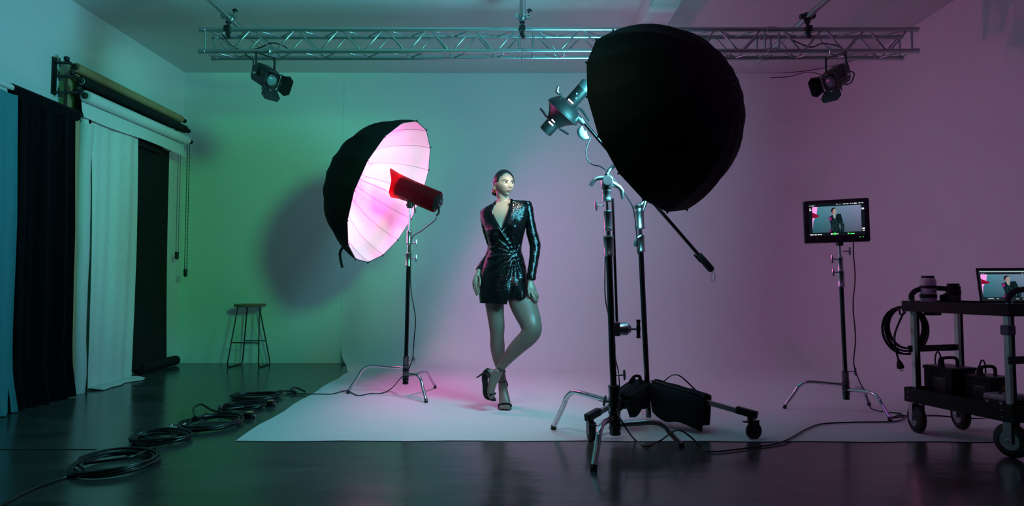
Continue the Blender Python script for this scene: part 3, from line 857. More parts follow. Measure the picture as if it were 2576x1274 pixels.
for s_ in range(0, 6, 2):
    x0, x1 = edges[s_], edges[s_ + 1]; n = int(round((x1 - x0) / .352)); st_ = (x1 - x0) / n
    for k in range(n):
        xa, xm, xb = x0 + k * st_ + .012, x0 + (k + .5) * st_, x0 + (k + 1) * st_ - .012
        for y in (TY0, TY1):
            sh = 0 if y == TY0 else .02
            part('diagonal', MB().cyl((xa + sh, y, TZT), (xm - .012 + sh, y, TZB), .0075, 8), 'alu', t)
            part('diagonal', MB().cyl((xm + .012 + sh, y, TZB), (xb + sh, y, TZT), .0075, 8), 'alu', t)
        topm.cyl((xa, TY0, TZT), (xm, TY1, TZT), .0065, 8).cyl((xm, TY1, TZT), (xb, TY0, TZT), .0065, 8)
        topm.cyl((xa, TY0, TZB), (xm, TY1, TZB), .0065, 8).cyl((xm, TY1, TZB), (xb, TY0, TZB), .0065, 8)
part('face_lattice', topm, 'alu', t, kind='stuff')

PZ = 3.175
pipes = [(-2.36, 'left overhead pipe running towards the back wall above the truss end', 6.3), (.085, 'middle overhead pipe ending at the clamp above the truss centre', 5.24), (2.46, 'right overhead pipe crossing above the truss by the spotlight', 6.3)]
for x, lab, y1 in pipes:
    mb = MB().cyl((x, 1.2, PZ), (x, y1, PZ), .024, 16)
    t = thing('ceiling_pipe', lab, 'pipe', (x, 3.6, PZ))
    part('tube', mb, 'alu', t)
    for yy in (1.6, 4.5):
        part('hanger', MB().cyl((x, yy, PZ), (x, yy, ZC), .008, 8).box((x, yy, ZC - .004), (.09, .09, .008)), 'alu', t)
for i, (x, lab) in enumerate([(-2.36, 'black clamp joining the left overhead pipe to the truss'), (.085, 'silver and black clamp joining the middle pipe to the truss'), (2.46, 'black clamp joining the right overhead pipe to the truss')]):
    t = thing('truss_clamp', lab, 'clamp', (x, TY0, TZT))
    m1 = 'satin' if i == 1 else 'black'
    mb = MB().torus((x, TY0, PZ), Yv, .031, .011, 24, 8)
    for s_ in (-1, 1):
        mb.box((x + s_ * .048, TY0, PZ + .005), (.03, .04, .035), bev=.005).cyl((x + s_ * .052, TY0 - .034, PZ + .01), (x + s_ * .052, TY0 + .03, PZ + .01), .007, 8)
    part('pipe_jaw', mb, 'satin' if i != 2 else 'dchrome', t)
    part('wing_nut', MB().tube([(x + .04, TY0 - .02, PZ + .045), (x + .06, TY0 - .02, PZ + .055), (x + .08, TY0 - .02, PZ + .04)], [.007, .012, .008], 8).cyl((x + .05, TY0 - .02, PZ + .0), (x + .055, TY0 - .02, PZ + .05), .006, 8), 'black', t)
    part('swivel', MB().cyl((x, TY0, PZ - .04), (x, TY0, TZT + .02), .014, 12).cyl((x, TY0, PZ - .052), (x, TY0, PZ - .040), .024, 14), 'dchrome', t)
    part('truss_jaw', MB().torus((x, TY0, TZT), X, .026, .013, 24, 8).box((x, TY0 - .03, TZT), (.05, .022, .05), bev=.006).cyl((x - .004, TY0 - .01, TZT - .03), (x + .012, TY0 - .01, TZT - .075), .017, 12), 'black', t)


def fresnel(label, lensc, axis, side, clampx, lab2):
    """spotlight with barn doors hanging from the lower front chord"""
    axis = V(axis).normalized(); a = Z.cross(axis).normalized(); b = axis.cross(a).normalized()
    if b.z < 0: b = -b
    lc = V(lensc); Lb = .215
    t = thing('spotlight', label, 'spotlight', lc)
    rear = lc - axis * Lb
    # body: boxy housing with rounded belly
    mb = MB(); rows = []
    sec = [(-.075, -.045), (-.06, -.075), (.06, -.075), (.075, -.045), (.075, .05), (.04, .085), (-.04, .085), (-.075, .05)]
    for d, k in ((0, .72), (.012, .95), (.03, 1.0), (Lb - .03, 1.0), (Lb - .008, .97)):
        rows.append([rear + axis * d + (a * (x * k) + b * (y * k)) * .93 for x, y in sec])
    mb.grid(rows, close=True); mb.s = [False] * len(mb.f)
    mb.add(rows[0], [list(range(8))], 0, False); mb.add(rows[-1], [list(range(8))[::-1]], 0, False)
    part('housing', mb, 'black', t)
    ln = part('lens', MB().lathe(lc - axis * .004, axis, [(0, .046), (.008, .040), (.014, .022), (.016, .001)], 28), 'lens_glass', t)
    part('lens_ring', MB().torus(lc + axis * .003, axis, .049, .006, 32, 8), 'black', ln)
    fr = .066; fc = lc + axis * .012
    mb = MB()
    for u, v, U, W_ in ((a, b, 1, 1), (a, b, -1, 1), (b, a, 1, 1), (b, a, -1, 1)):
        mb.box(fc + v * (U * fr), (2 * fr + .008, .008, .010), (u, v, axis))
    part('door_frame', mb, 'black', t)
    for dv, wv, s_, op, ln_ in ((b, a, 1, .18, .11), (b, a, -1, .85, .10), (a, b, 1, .62, .10), (a, b, -1, .62, .10)):
        dirv = (axis * cos(op) + dv * (s_ * sin(op))).normalized()
        h = fc + dv * (s_ * fr)
        w0, w1 = fr * .95, fr * (1.05 if s_ else 1)
        poly = [h - wv * w0, h + wv * w0, h + wv * w1 * 1.22 + dirv * ln_ * .62, h + wv * w1 * .82 + dirv * ln_, h - wv * w1 * .82 + dirv * ln_, h - wv * w1 * 1.22 + dirv * ln_ * .62]
        nn = wv.cross(dirv).normalized() * .002
        d_ = part('barn_door', MB().prism(poly, nn), 'black', t)
        part('hinge', MB().cyl(h - wv * w0 * .6, h + wv * w0 * .6, .0028, 8).box(h + dirv * .010, (.016, .016, .004), (wv, dirv, wv.cross(dirv))), 'satin', d_, label='bare metal hinge')
    part('rear_cap', MB().box(rear - axis * .004, (.10, .10, .012), (a, b, axis), bev=.004), 'blackm', t)
    part('maker_plate', MB().box(lc - axis * .12 + a * (side * .0715) + b * .005, (.003, .014, .06), (a, b, axis)), 'mark', t)
    # yoke
    mid = lc - axis * Lb * .5; ya = V((a.x, a.y, 0)).normalized(); top = V((mid.x, mid.y, TZB - .075))
    mb = MB()
    for s_ in (-1, 1):
        p = mid + ya * (s_ * .083)
        q = V((p.x, p.y, top.z))
        mb.box((p + q) / 2, (.006, .022, (q - p).length + .02), (ya, Z.cross(ya), Z))
    mb.box(top, (.172, .022, .006), (ya, Z.cross(ya), Z))
    part('yoke', mb, 'black', t)
    for s_ in (-1, 1):
        part('tilt_knob', MB().cyl(mid + ya * (s_ * .087), mid + ya * (s_ * .105), .013, 12), 'satin', t)
    part('hook_clamp', MB().cyl(top, V((top.x, TY0, TZB - .03)), .008, 10).torus((top.x, TY0, TZB), X, .026, .009, 20, 8).cyl((top.x, TY0 - .035, TZB - .03), (top.x, TY0 + .03, TZB - .03), .008, 8), 'satin', t)
    return t, rear, top


lL = P(684, 203, 5.04); lR = P(2088, 206, 5.04)
fL, rL, tpL = fresnel('black barn-door spotlight on the left of the truss, pointing down right', lL, (.70, -.50, -.50), 1, 0, '')
fR, rR, tpR = fresnel('black barn-door spotlight on the right of the truss, pointing down left', lR, (-.74, -.50, -.50), -1, 0, '')
x = tpL.x
single('spotlight_cable', MB().tube(cr([rL + V((0, 0, .0)), rL + V((-.07, .05, .02)), (x - .17, TY0 + .06, TZB - .06), (x - .24, TY0 + .06, TZB + .01), (x - .12, TY0 + .08, TZB + .06), (x - .02, TY0 + .07, TZB + .095), (x + .08, TY0 + .07, TZB + .07), (x + .14, TY0 + .07, TZB + .02)], 8), .005, 8)
       .tube(cr([(x - .02, TY0 + .07, TZB + .095), (x - .2, TY0 + .07, TZB + .03), (x - .34, TY0 + .05, TZB + .06), (x - .42, TY0 + .02, TZB + .16)], 8), .004, 8), 'cable', 'black cable looped over the truss above the left spotlight', 'cable')
x = tpR.x
single('spotlight_cable', MB().tube(cr([rR, rR + V((.07, .05, .03)), rR + V((.13, .06, .02)), rR + V((.10, .06, -.06)), rR + V((.04, .05, -.07)), rR + V((.10, .07, .02)), (x + .16, TY0 + .07, TZB + .0), (x + .12, TY0 + .08, TZB + .07), (x - .02, TY0 + .07, TZB + .09), (x - .12, TY0 + .07, TZB + .06), (x - .30, TY0 + .05, TZB + .12)], 8), .005, 8)
       .tube(cr([rR + V((-.05, .1, .0)), (x - .15, TY0 + .05, TZB - .16), (x - .30, TY0 + .06, TZB - .195), (x - .46, TY0 + .07, TZB - .20)], 8), .003, 6), 'cable', 'black cable looped behind the right spotlight', 'cable')

# ------------------------------------------------------------------ backdrops on the left wall
t = thing('backdrop_bracket', 'black wall bracket with three arms holding the paper rolls', 'bracket', (WX0, 5.50, 2.6))
part('wall_plate', MB().box((WX0 + .006, 5.47, 2.765), (.012, .055, .33), bev=.002), 'black', t)
rolls = [(-3.85, 5.53, 7.31, 2.862, .042, 'kraft', 'brown'), (-3.80, 5.54, 7.31, 2.742, .045, 'blackpaper', 'black'), (-3.735, 5.50, 7.24, 2.598, .050, 'whitepaper', 'white')]
for i, (x, ya, yb, z, r, mt, cn) in enumerate(rolls):
    a_ = part('arm', MB().box((WX0 + (x - WX0) / 2, 5.47, z + .02), (x - WX0, .022, .022), bev=.003).cyl((WX0 + .05, 5.47, z - .02), (WX0 + .05, 5.47, z + .06), .006, 8).cyl((x, 5.455, z + .012), (x, ya + .012, z), .013, 12), 'black', t)
    part('lock_knob', MB().lathe((x - .035, 5.465, z + .03), Z, [(0, .01), (.01, .022), (.035, .024), (.042, .016)], 10), 'black', a_)
    part('roll_plug', MB().lathe((x, ya - .028, z), Yv, [(0, .018), (.008, .026), (.024, .026), (.028, .016)], 14), 'black', a_)
    e_ = part('end_hanger', MB().box((WX0 + (x - WX0) / 2, yb + .05, z), (x - WX0, .018, .018)).cyl((x, yb - .005, z), (x, yb + .075, z), .012, 12).lathe((x, yb + .075, z), Yv, [(0, .014), (.004, .026), (.016, .026), (.02, .014)], 14), 'black', t)
lab = ['tan brown paper roll, topmost of the three on the wall bracket', 'black paper roll in the middle of the three on the wall bracket', 'white vinyl roll, lowest and frontmost on the wall bracket']
for i, (x, ya, yb, z, r, mt, cn) in enumerate(rolls):
    t = thing('paper_roll' if i < 2 else 'vinyl_roll', lab[i], 'backdrop roll', (x, (ya + yb) / 2, z))
    mb = MB().lathe((x, ya, z), Yv, [(.0, r * .62), (.001, r), (yb - ya - .001, r), (yb - ya, r * .62)], 28)
    part('roll', mb, mt, t)
    part('core', MB().lathe((x, ya - .004, z), Yv, [(0, r * .55), (0, r * .68), (.02, r * .68), (.02, r * .55)], 20, closed=False), 'greyvinyl' if i else 'kraft2', t)
# hanging sheets
def hang(xf, ys, z0, z1, mt, nz=24, ny=30, amp=.0, fr=20, ph=0, hem=None, skew=None):
    rows = []
    for i in range(nz + 1):
        v = i / nz; row = []
        for j in range(ny + 1):
            u = j / ny; y = ys[0] + (ys[1] - ys[0]) * u + (skew(u, v) if skew else 0)
            zb = z1 + (hem(u) if hem else 0)
            row.append(V((xf(u, v) + amp * (sin(fr * u + ph + 1.3 * v) * .6 + .4 * sin(fr * 2.3 * u + 2 * ph + v * 2)), y, z0 + (zb - z0) * v)))
        rows.append(row)
    return MB().grid(rows, thick=V((.0025, 0, 0)))


def curl_sheet(x, ya, yb, z, r, z1, mt):
    rows = []
    pts = [(x - r * cos(a), z + r * sin(a)) for a in (0,)]
    return pts


for o_, args in (('kraft', (lambda u, v: -3.85 - .044 + .0 * v, (5.50, 7.2), 2.862, 2.45)),):
    single('paper_sheet', hang(*args, 'kraft', nz=6, ny=8), 'kraft', 'brown paper sheet hanging close to the wall behind the black roll', 'paper')
single('paper_sheet', hang(lambda u, v: -3.847, (5.54, 6.95), 2.742, 2.375, '', nz=6, ny=10, hem=lambda u: .10 * (1 - min(1, u * 9)) * 0 - .0), 'blackpaper', 'black paper sheet hanging from the middle roll above the white cloth', 'paper')
# white flap curls forward from the roll
rows = []
for i in range(15):
    v = i / 14; row = []
    for j in range(20):
        u = j / 19
        px_ = -3.787 + .045 * v ** 1.5; pz_ = 2.60 - v * (.190 + .008 * sin(u * 8))
        row.append(V((px_, 5.53 - .03 * min(1, v * 1.5) * (1 - u) + 1.72 * u, pz_)))
    rows.append(row)
single('vinyl_flap', MB().grid(rows, thick=V((.002, 0, .001))), 'whitepaper', 'short white vinyl flap hanging from the lowest roll over the muslin', 'backdrop sheet')
# floor length black drop with rolled end
bd_ = thing('paper_drop', 'floor-length black paper drop with a rolled lower end near the corner', 'backdrop', (-3.9, 6.95, 0))
part('sheet', hang(lambda u, v: -3.925 + .03 * v ** 3, (6.56, 7.22), 2.5, .06, '', ny=8), 'blackpaper', bd_)
part('rolled_end', MB().cyl((-3.905, 6.72, .062), (-3.905, 7.44, .062), .055, 24), 'blackpaper', bd_)
part('core', MB().lathe((-3.905, 6.716, .062), Yv, [(0, .022), (.0, .034), (.012, .034), (.012, .022)], 18, closed=False), 'blackm', bd_)
# white muslin
mm = thing('muslin_cloth', 'white muslin cloth hanging to the floor beneath the white vinyl roll', 'cloth', (-3.85, 6.1, 0))
part('cloth', hang(lambda u, v: -3.795 + .0 * v, (5.67, 6.40), 2.50, .012, '', nz=40, ny=60, amp=.014, fr=11, hem=lambda u: .0, skew=lambda u, v: .06 * v * (1 - u) + .02 * sin(v * 4)), 'muslin', mm)
rows = []
for i in range(9):
    v = i / 8; row = []
    for j in range(40):
        u = j / 39
        row.append(V((-3.795 + .13 * v + .02 * sin(u * 9) * v + .018 * sin(16 * u + 1.3), 5.72 + .70 * u, .012 + .014 * (1 - v) + .010 * abs(sin(u * 21)) * sin(v * pi))))
    rows.append(row)
part('hem_puddle', MB().grid(rows, thick=V((0, 0, -.006))), 'muslin', mm)
# upright rolls
wt = thing('vinyl_tube', 'tall white rolled vinyl standing upright beside the muslin', 'backdrop roll', (-3.81, 5.66, 0))
mb = MB(); pts = [V((-3.80 + .006 * sin(i * .9), 5.595 + .004 * sin(i * 1.7), 2.37 * i / 16)) for i in range(17)]
mb.tube(pts, [.064 + .003 * sin(i * 1.3) for i in range(17)], 28)
part('roll', mb, 'greyvinyl', wt)
part('core', MB().cyl((-3.80, 5.595, 2.36), (-3.80, 5.595, 2.43), .032, 18), 'whitepaper', wt)
single('kraft_roll', MB().cyl((-3.79, 5.465, .0), (-3.82, 5.465, 2.42), .055, 28), 'kraft2', 'tan paper roll standing upright between black curtain and white tube', 'backdrop roll')

# curtains on a white rod
rod = thing('curtain_rod', 'white curtain rod on the left wall above the velvet', 'rod', (-3.72, 4.9, 2.4))
part('tube', MB().cyl((-3.72, 3.9, 2.425), (-3.72, 5.40, 2.405), .022, 16), 'whitepaper', rod)
part('end_cap', MB().cyl((-3.72, 5.40, 2.405), (-3.72, 5.425, 2.405), .017, 14), 'rubber', rod)
part('wall_mount', MB().cyl((-3.72, 5.42, 2.38), (-3.99, 5.42, 2.34), .010, 10).box((-3.99, 5.42, 2.34), (.012, .05, .08)), 'satin', rod)


def curtain(xc, ys, z0, amp, fr, hemw, seed=0):
    rows = []; nz, ny = 44, 110
    for i in range(nz + 1):
        v = i / nz; row = []
        for j in range(ny + 1):
            u = j / ny; k = .35 + .65 * min(1, v * 2.5)
            ph = fr * u + .6 * sin(v * 3 + seed) + 1.4 * sin(u * 5 + seed)
            y = ys[0] + (ys[1] - ys[0]) * u + .012 * sin(ph * 1.5) + (hemw * max(0, v - .7) ** 2 * 8) * (u - .3)
            z = z0(u) * (1 - v) + .008 * v
            row.append(V((xc + amp * k * (sin(ph) + .35 * sin(2.1 * ph + 1)) + .06 * max(0, v - .88) * 6 * (.4 + .6 * sin(ph * .5) ** 2), y, z)))
        rows.append(row)
    return MB().grid(rows, thick=V((.004, 0, 0)))


bl = thing('velvet_curtain', 'black velvet curtain hanging to the floor from the white rod', 'curtain', (-3.72, 5.0, 0))
part('cloth', curtain(-3.735, (4.70, 5.36), lambda u: 2.36 - .0 * u, .032, 40, .05, 1.0), 'velvet', bl)
hd = MB(); rows = []
for i in range(90):
    u = i / 89; y = 4.665 + .72 * u; rr_ = .034 + .0015 * sin(i * 1.3) + .001 * sin(i * 4.1)
    c_ = V((-3.72, y, 2.4225 - .018 * (y - 3.9) / 1.5 - .014))
    rows.append([c_ + X * (rr_ * .9 * cos(a_)) + Z * (.046 * sin(a_)) for a_ in [2 * pi * k / 14 for k in range(14)]])
hd.grid(rows, close=True)
part('rod_pocket', hd, 'velvet', bl)
tc_ = thing('teal_curtain', 'teal cloth at the left edge beside the black velvet', 'curtain', (-3.66, 4.4, 0))
part('cloth', curtain(-3.705, (3.95, 4.70), lambda u: 2.36, .022, 26, .10, 2.0), 'tealcloth', tc_)

# chains
def chain(x, y, z0, z1, lab, cl, dy=.055):
    t = thing('roller_chain', lab, 'chain', (x, y, z1))
    for s_ in (0, 1):
        mb = MB(); n = int((z0 - z1) / .022)
        yy = y - dy * s_
        mb.tube([(x, yy, z0), (x, yy, z1 + .02)], .0022, 6)
        for k in range(n):
            zz = z0 - (k + .5) * (z0 - z1) / n
            if k % 2: mb.sphere((x, yy, zz), (.0055, .0035, .011), 8)
            else: mb.sphere((x, yy, zz), (.0035, .0055, .011), 8)
        part('strand', mb, cl, t)
    part('weight', MB().box((x, y - dy / 2, z1 + .01), (.02, .06, .035), bev=.004).lathe((x - .011, y - dy / 2, z1 - .03), X, [(0, .02), (.004, .033), (.018, .033), (.022, .02)], 18), 'black', t)
    return t


chain(-3.86, 7.345, 2.80, 1.29, 'shorter pair of roller chains with black weight, nearer the black drop', 'mark', .05)
chain(-3.72, 7.275, 2.60, 1.09, 'longer pair of roller chains with black weight, nearer the green corner', 'black', .05)

# ------------------------------------------------------------------ stool
sc_ = V((-3.03, 7.38, 0))
t = thing('bar_stool', 'round wooden stool on a thin black sled frame by the green wall', 'stool', sc_)
part('seat', MB().lathe(sc_ + Z * .683, Z, [(0, .160), (.006, .172), (.024, .176), (.032, .170), (.034, .16)], 40), 'wood', t)
for s_, (ff, fb) in ((-1, ((-3.215, 7.22), (-3.17, 7.53))), (1, ((-2.85, 7.20), (-2.845, 7.54)))):
    tf = V((sc_.x + s_ * .125, sc_.y - .04, .685)); tb = V((sc_.x + s_ * .07, sc_.y + .09, .685))
    ff_ = V((ff[0], ff[1], .008)); fb_ = V((fb[0], fb[1], .008))
    path = [tf, ff_ + (tf - ff_) * .09, ff_ + (tf - ff_) * .03 + (fb_ - ff_) * .015, ff_ + (fb_ - ff_) * .07, fb_ + (ff_ - fb_) * .07, fb_ + (tb - fb_) * .03 + (ff_ - fb_) * .015, fb_ + (tb - fb_) * .09, tb]
    part('leg_frame', MB().tube(path, .0075, 10), 'black', t)
zb = .275
def onl(s_, fr_):
    ff, fb = ((-3.215, 7.22), (-3.17, 7.53)) if s_ < 0 else ((-2.85, 7.20), (-2.845, 7.54))
    f_ = ff if fr_ else fb
    tp = V((sc_.x + s_ * (.125 if fr_ else .07), sc_.y + (-.04 if fr_ else .09), .685)); bt_ = V((f_[0], f_[1], .008))
    return bt_ + (tp - bt_) * (zb / .685)
part('footrest', MB().tube([onl(-1, 1), onl(1, 1)], .0065, 8), 'black', t)
part('footrest', MB().tube([onl(-1, 0) , onl(1, 0)], .0065, 8), 'black', t)

# ------------------------------------------------------------------ cables coiled on the floor
def coil(c, rx, ry, n, rot, seed, tail0=None, tail1=None, r=.0075, h=.0):
    rnd = random.Random(seed); pts = []; m = 26
    for i in range(n * m + 1):
        k = i / m; a_ = 2 * pi * k + rot
        lp = int(k); q = k - lp
        rr0 = [1 + .09 * sin(l_ * 2.4 + seed) for l_ in (lp, lp + 1)]
        sc2 = rr0[0] * (1 - q) + rr0[1] * q
        ox = .05 * rx * sin(k * 1.7 + seed); oy = .08 * ry * cos(k * 1.3 + seed)
        zz = r + (.008 * (k % 3)) + .006 * (1 + sin(a_ * 2 + seed + lp))
        pts.append(V((c[0] + ox + rx * sc2 * cos(a_), c[1] + oy + ry * sc2 * sin(a_), zz)))
    out = pts
    if tail0: out = cr([V(p) for p in tail0] + [pts[0]], 8)[:-1] + out
    if tail1: out = out + cr([pts[-1]] + [V(p) for p in tail1], 8)[1:]
    return MB().tube(out, r, 8)


def fz(px, py, z=.008): return F(px, py, z)
single('coiled_cable', coil((-2.08, 3.39), .185, .215, 4, pi * 1.05, 1, [fz(-60, 1312), fz(20, 1262), fz(90, 1228), fz(160, 1203), fz(215, 1190)], [fz(330, 1150, .03), fz(385, 1128, .02), fz(398, 1140)]), 'cable', 'largest black cable coil nearest the camera, its tail running out lower left', 'cable')
single('coiled_cable', coil((-2.14, 3.93), .165, .13, 4, pi * .9, 2, [fz(330, 1150), fz(322, 1132)], [fz(400, 1110, .03), fz(440, 1095, .02), fz(463, 1085)]), 'cable', 'black cable coil just behind the nearest one', 'cable')
single('coiled_cable', coil((-2.02, 4.33), .175, .205, 6, pi, 3, [fz(462, 1082), fz(470, 1070)], [fz(520, 1040, .03), fz(496, 1052, .05), fz(486, 1030, .06), fz(505, 1018, .06), fz(540, 1035, .02), fz(585, 1037)]), 'cable', 'thick black cable coil in the middle of the row with a metal shackle end', 'cable')
single('coiled_cable', coil((-2.06, 4.93), .15, .10, 4, pi * .1, 4, [fz(642, 1040), fz(600, 1058), fz(590, 1052)], [fz(560, 1030, .03), fz(553, 1022)]), 'cable', 'small flat black cable coil with a chrome ring end', 'cable')
single('coiled_cable', coil((-2.13, 5.33), .185, .13, 4, pi, 5, [fz(700, 1010), fz(655, 1015)], [fz(705, 992, .03), fz(697, 985, .03), fz(720, 984, .02), fz(745, 988), fz(732, 980, .04), fz(745, 976, .04), fz(768, 986)]), 'cable', 'farthest black cable coil by the edge of the white sheet', 'cable')
# connectors
for (px, py), lab_ in (((627, 1045), 'black plug block with amber face beside the small flat coil'), ((680, 1015), 'black plug block with amber face below the farthest coil')):
    c = fz(px, py, .022)
    t = thing('power_plug', lab_, 'plug', (c.x, c.y, 0))
    part('housing', MB().box(c, (.06, .075, .044), bev=.008), 'black', t)
    part('amber_face', MB().box(c + V((.006, -.008, .0235)), (.036, .04, .004), bev=.001), 'gold', t)
    part('metal_collar', MB().cyl(c + V((.034, -.01, -.004)), c + V((.05, -.012, -.006)), .012, 12), 'zinc', t)
sh = fz(440, 1077, .02)
single('shackle', MB().tube(cr([sh + V((.03, 0, .0)), sh + V((-.04, .02, .0)), sh + V((-.055, .05, .0)), sh + V((-.04, .07, .005)), sh + V((.03, .06, .01))], 5), .005, 8).cyl(sh + V((.03, -.01, 0)), sh + V((.03, .07, .01)), .009, 10), 'chrome', 'small chrome shackle at the left of the middle coil', 'shackle')
rg_ = fz(555, 1028, .035)
single('metal_ring', MB().torus(rg_, (.8, .6, .1), .028, .004, 24, 8), 'chrome', 'small chrome ring on the small flat coil', 'ring')
cn = fz(598, 1044, .014)
single('cable_connector', MB().lathe(cn + V((-.02, 0, 0)), (1, .15, 0), [(0, .008), (.005, .012), (.025, .012), (.03, .009), (.045, .009)], 12), 'zinc', 'silver cable connector beside the amber plug block', 'connector')

# ------------------------------------------------------------------ equipment cart
C1 = V((2.60, 4.13, 0)); EL = V((.26, -.966, 0)).normalized(); ES = V((.966, .26, 0)).normalized()
LL, LS = .60, .36
cart = thing('equipment_cart', 'black two-tier equipment cart on air-filled wheels at the right edge', 'cart', C1 + EL * LL / 2 + ES * LS / 2)
cc = C1 + EL * LL / 2 + ES * LS / 2
RA = (EL, ES, Z)


def tray(z0, z1, ov, nm):
    mb = MB(); t_ = .006; a, b = LL + ov * 2, LS + ov * 2; zc_ = (z0 + z1) / 2; h = z1 - z0
    mb.box(cc + ES * (b / 2) + Z * zc_, (a, t_, h), RA, bev=.001).box(cc - ES * (b / 2) + Z * zc_, (a, t_, h), RA, bev=.001)
    mb.box(cc + EL * (a / 2) + Z * zc_, (t_, b, h), RA, bev=.001).box(cc - EL * (a / 2) + Z * zc_, (t_, b, h), RA, bev=.001)
    return part(nm, mb.box(cc + Z * (z1 - .028 if nm == 'top_shelf' else z0 + .006), (a - .004, b - .004, .008), RA), 'blackm', cart)


low = tray(.198, .288, .045, 'bottom_tray'); tops = tray(.778, .845, .045, 'top_shelf')
for k in (0, 1):
    for e in (0, 1):
        p = C1 + EL * (LL * k) + ES * (LS * e)
        part('post', MB().box(p + Z * .53, (.030, .030, .50), RA, bev=.002), 'zinc' if True else 'alu', cart)
        part('post_cover', MB().box(p + Z * .53 + ES * .017 + EL * .004, (.034, .008, .50), RA), 'black', cart)
        for zz in (.225, .262):
            q = p - ES * .050 - EL * .01
            part('bolt', MB().cyl(q + Z * zz, q + Z * zz - ES * .004, .004, 8), 'zinc', low)
# arch handles at both ends
for k in (0, 1):
    e0 = C1 + EL * (LL * k) + Z * .84; e1 = e0 + ES * LS; o_ = EL * (-.012 if k == 0 else .012)
    pts = cr([e0 + o_, e0 + o_ + Z * .045, e0 + o_ + Z * .075 + ES * .045, e0 + o_ + Z * .086 + ES * .12, e1 + o_ + Z * .086 - ES * .12, e1 + o_ + Z * .075 - ES * .045, e1 + o_ + Z * .045, e1 + o_], 5)
    h_ = part('handle', MB().tube(pts, .0165, 12), 'rubber', cart)
    for q in (e0, e1): part('handle_socket', MB().cyl(q + o_ - Z * .005, q + o_ + Z * .035, .0175, 12), 'zinc', h_)
    zz = .535
    part('side_rail', MB().box(e0 * 1 + ES * (LS / 2) + Z * (zz - .84) + EL * (-.02 if k == 0 else .02), (.012, LS + .06, .042), RA, bev=.002), 'black', cart)
part('velcro_strap', MB().box(C1 + EL * LL + Z * .70, (.05, .055, .055), RA, bev=.006), 'greytape', cart, label='grey woven strap')
hk = C1 - ES * .055 - EL * .03 + Z * .80
part('hook', MB().tube(cr([hk + ES * .02 - Z * .03, hk - ES * .005 - Z * .045, hk - ES * .025 - Z * .035, hk - ES * .03 + Z * .012], 5), .006, 8), 'black', cart)
part('under_bracket', MB().box(C1 + ES * .13 + EL * .02 + Z * .762, (.06, .085, .022), RA, bev=.004), 'black', cart)
for k in (0, 1):
    for e in (0, 1):
        p = C1 + EL * (LL * k) + ES * (LS * e); r = .094
        wa = (ES * .93 + EL * (.36 if k == 0 else -.1)).normalized() * -1; fd = Z.cross(wa)
        wc = p + Z * r
        cst = part('caster_fork', MB().box(wc - wa * -.036 + Z * .045, (.045, .005, .125), (fd, wa, Z), bev=.001).box(wc - wa * .036 + Z * .045, (.045, .005, .125), (fd, wa, Z), bev=.001)
                   .box(wc + Z * .106, (.07, .08, .006), (fd, wa, Z)).cyl(wc + Z * .10, wc + Z * .20, .012, 10).lathe(wc - wa * .042, wa, [(0, .008), (.004, .012), (.08, .012), (.084, .008)], 10), 'zinc', cart)
        part('tire', MB().lathe(wc - wa * .028, wa, [(0, .055), (.003, .072), (.012, .088), (.022, .094), (.034, .094), (.044, .088), (.053, .072), (.056, .055)], 36, closed=False), 'rubber', cst)
        part('rim', MB().lathe(wc - wa * .024, wa, [(0, .058), (.0, .050), (.012, .040), (.016, .015), (.032, .015), (.036, .040), (.048, .050), (.048, .058)], 28), 'zinc', cst)

# things on the cart
def on(l, s, z): return C1 + EL * l + ES * s + Z * z
zt = .8215
lp = on(.02, .10, zt)
lw = thing('camera_lens', 'tall pale grey telephoto lens with black rings standing on the cart', 'lens', lp)
part('barrel', MB().lathe(lp, Z, [(0, .044), (.004, .047), (.035, .047), (.055, .046), (.085, .046), (.120, .047), (.150, .047), (.168, .040), (.172, .038)], 32), 'lensgrey', lw)
for z0, z1, r in ((.042, .068, .0485), (.104, .124, .0485), (.168, .186, .037)):
    part('rubber_ring' if r > .04 else 'front_cap', MB().lathe(lp + Z * z0, Z, [(0, r - .003), (.002, r), (z1 - z0 - .002, r), (z1 - z0, r - .003)], 32), 'rubber', lw)
part('focus_window', MB().box(lp + Z * .088 + V((.012, -.046, 0)), (.018, .004, .008), bev=.001), 'black', lw)
lp = on(.04, .285, zt)
lw = thing('camera_lens', 'shorter all black lens standing right of the pale one on the cart', 'lens', lp)
part('barrel', MB().lathe(lp, Z, [(0, .036), (.003, .041), (.05, .041), (.055, .039), (.105, .041), (.118, .041), (.122, .035), (.136, .035)], 30), 'blackm', lw)
part('rubber_ring', MB().lathe(lp + Z * .06, Z, [(0, .041), (.002, .0425), (.032, .0425), (.034, .041)], 30), 'rubber', lw)
lp = on(.06, .205, zt + .03)
cm = thing('camera', 'small black camera lying between the two lenses on the cart', 'camera', lp - Z * .03)
part('body', MB().box(lp + Z * .005, (.05, .075, .06), RA, bev=.012), 'blackm', cm)
part('front_lens', MB().lathe(lp + EL * .02 - Z * .0, EL, [(0, .030), (.03, .031), (.036, .026)], 24), 'black', cm)
part('shutter_dome', MB().sphere(lp + Z * .036, (.018, .02, .010), 12), 'black', cm)
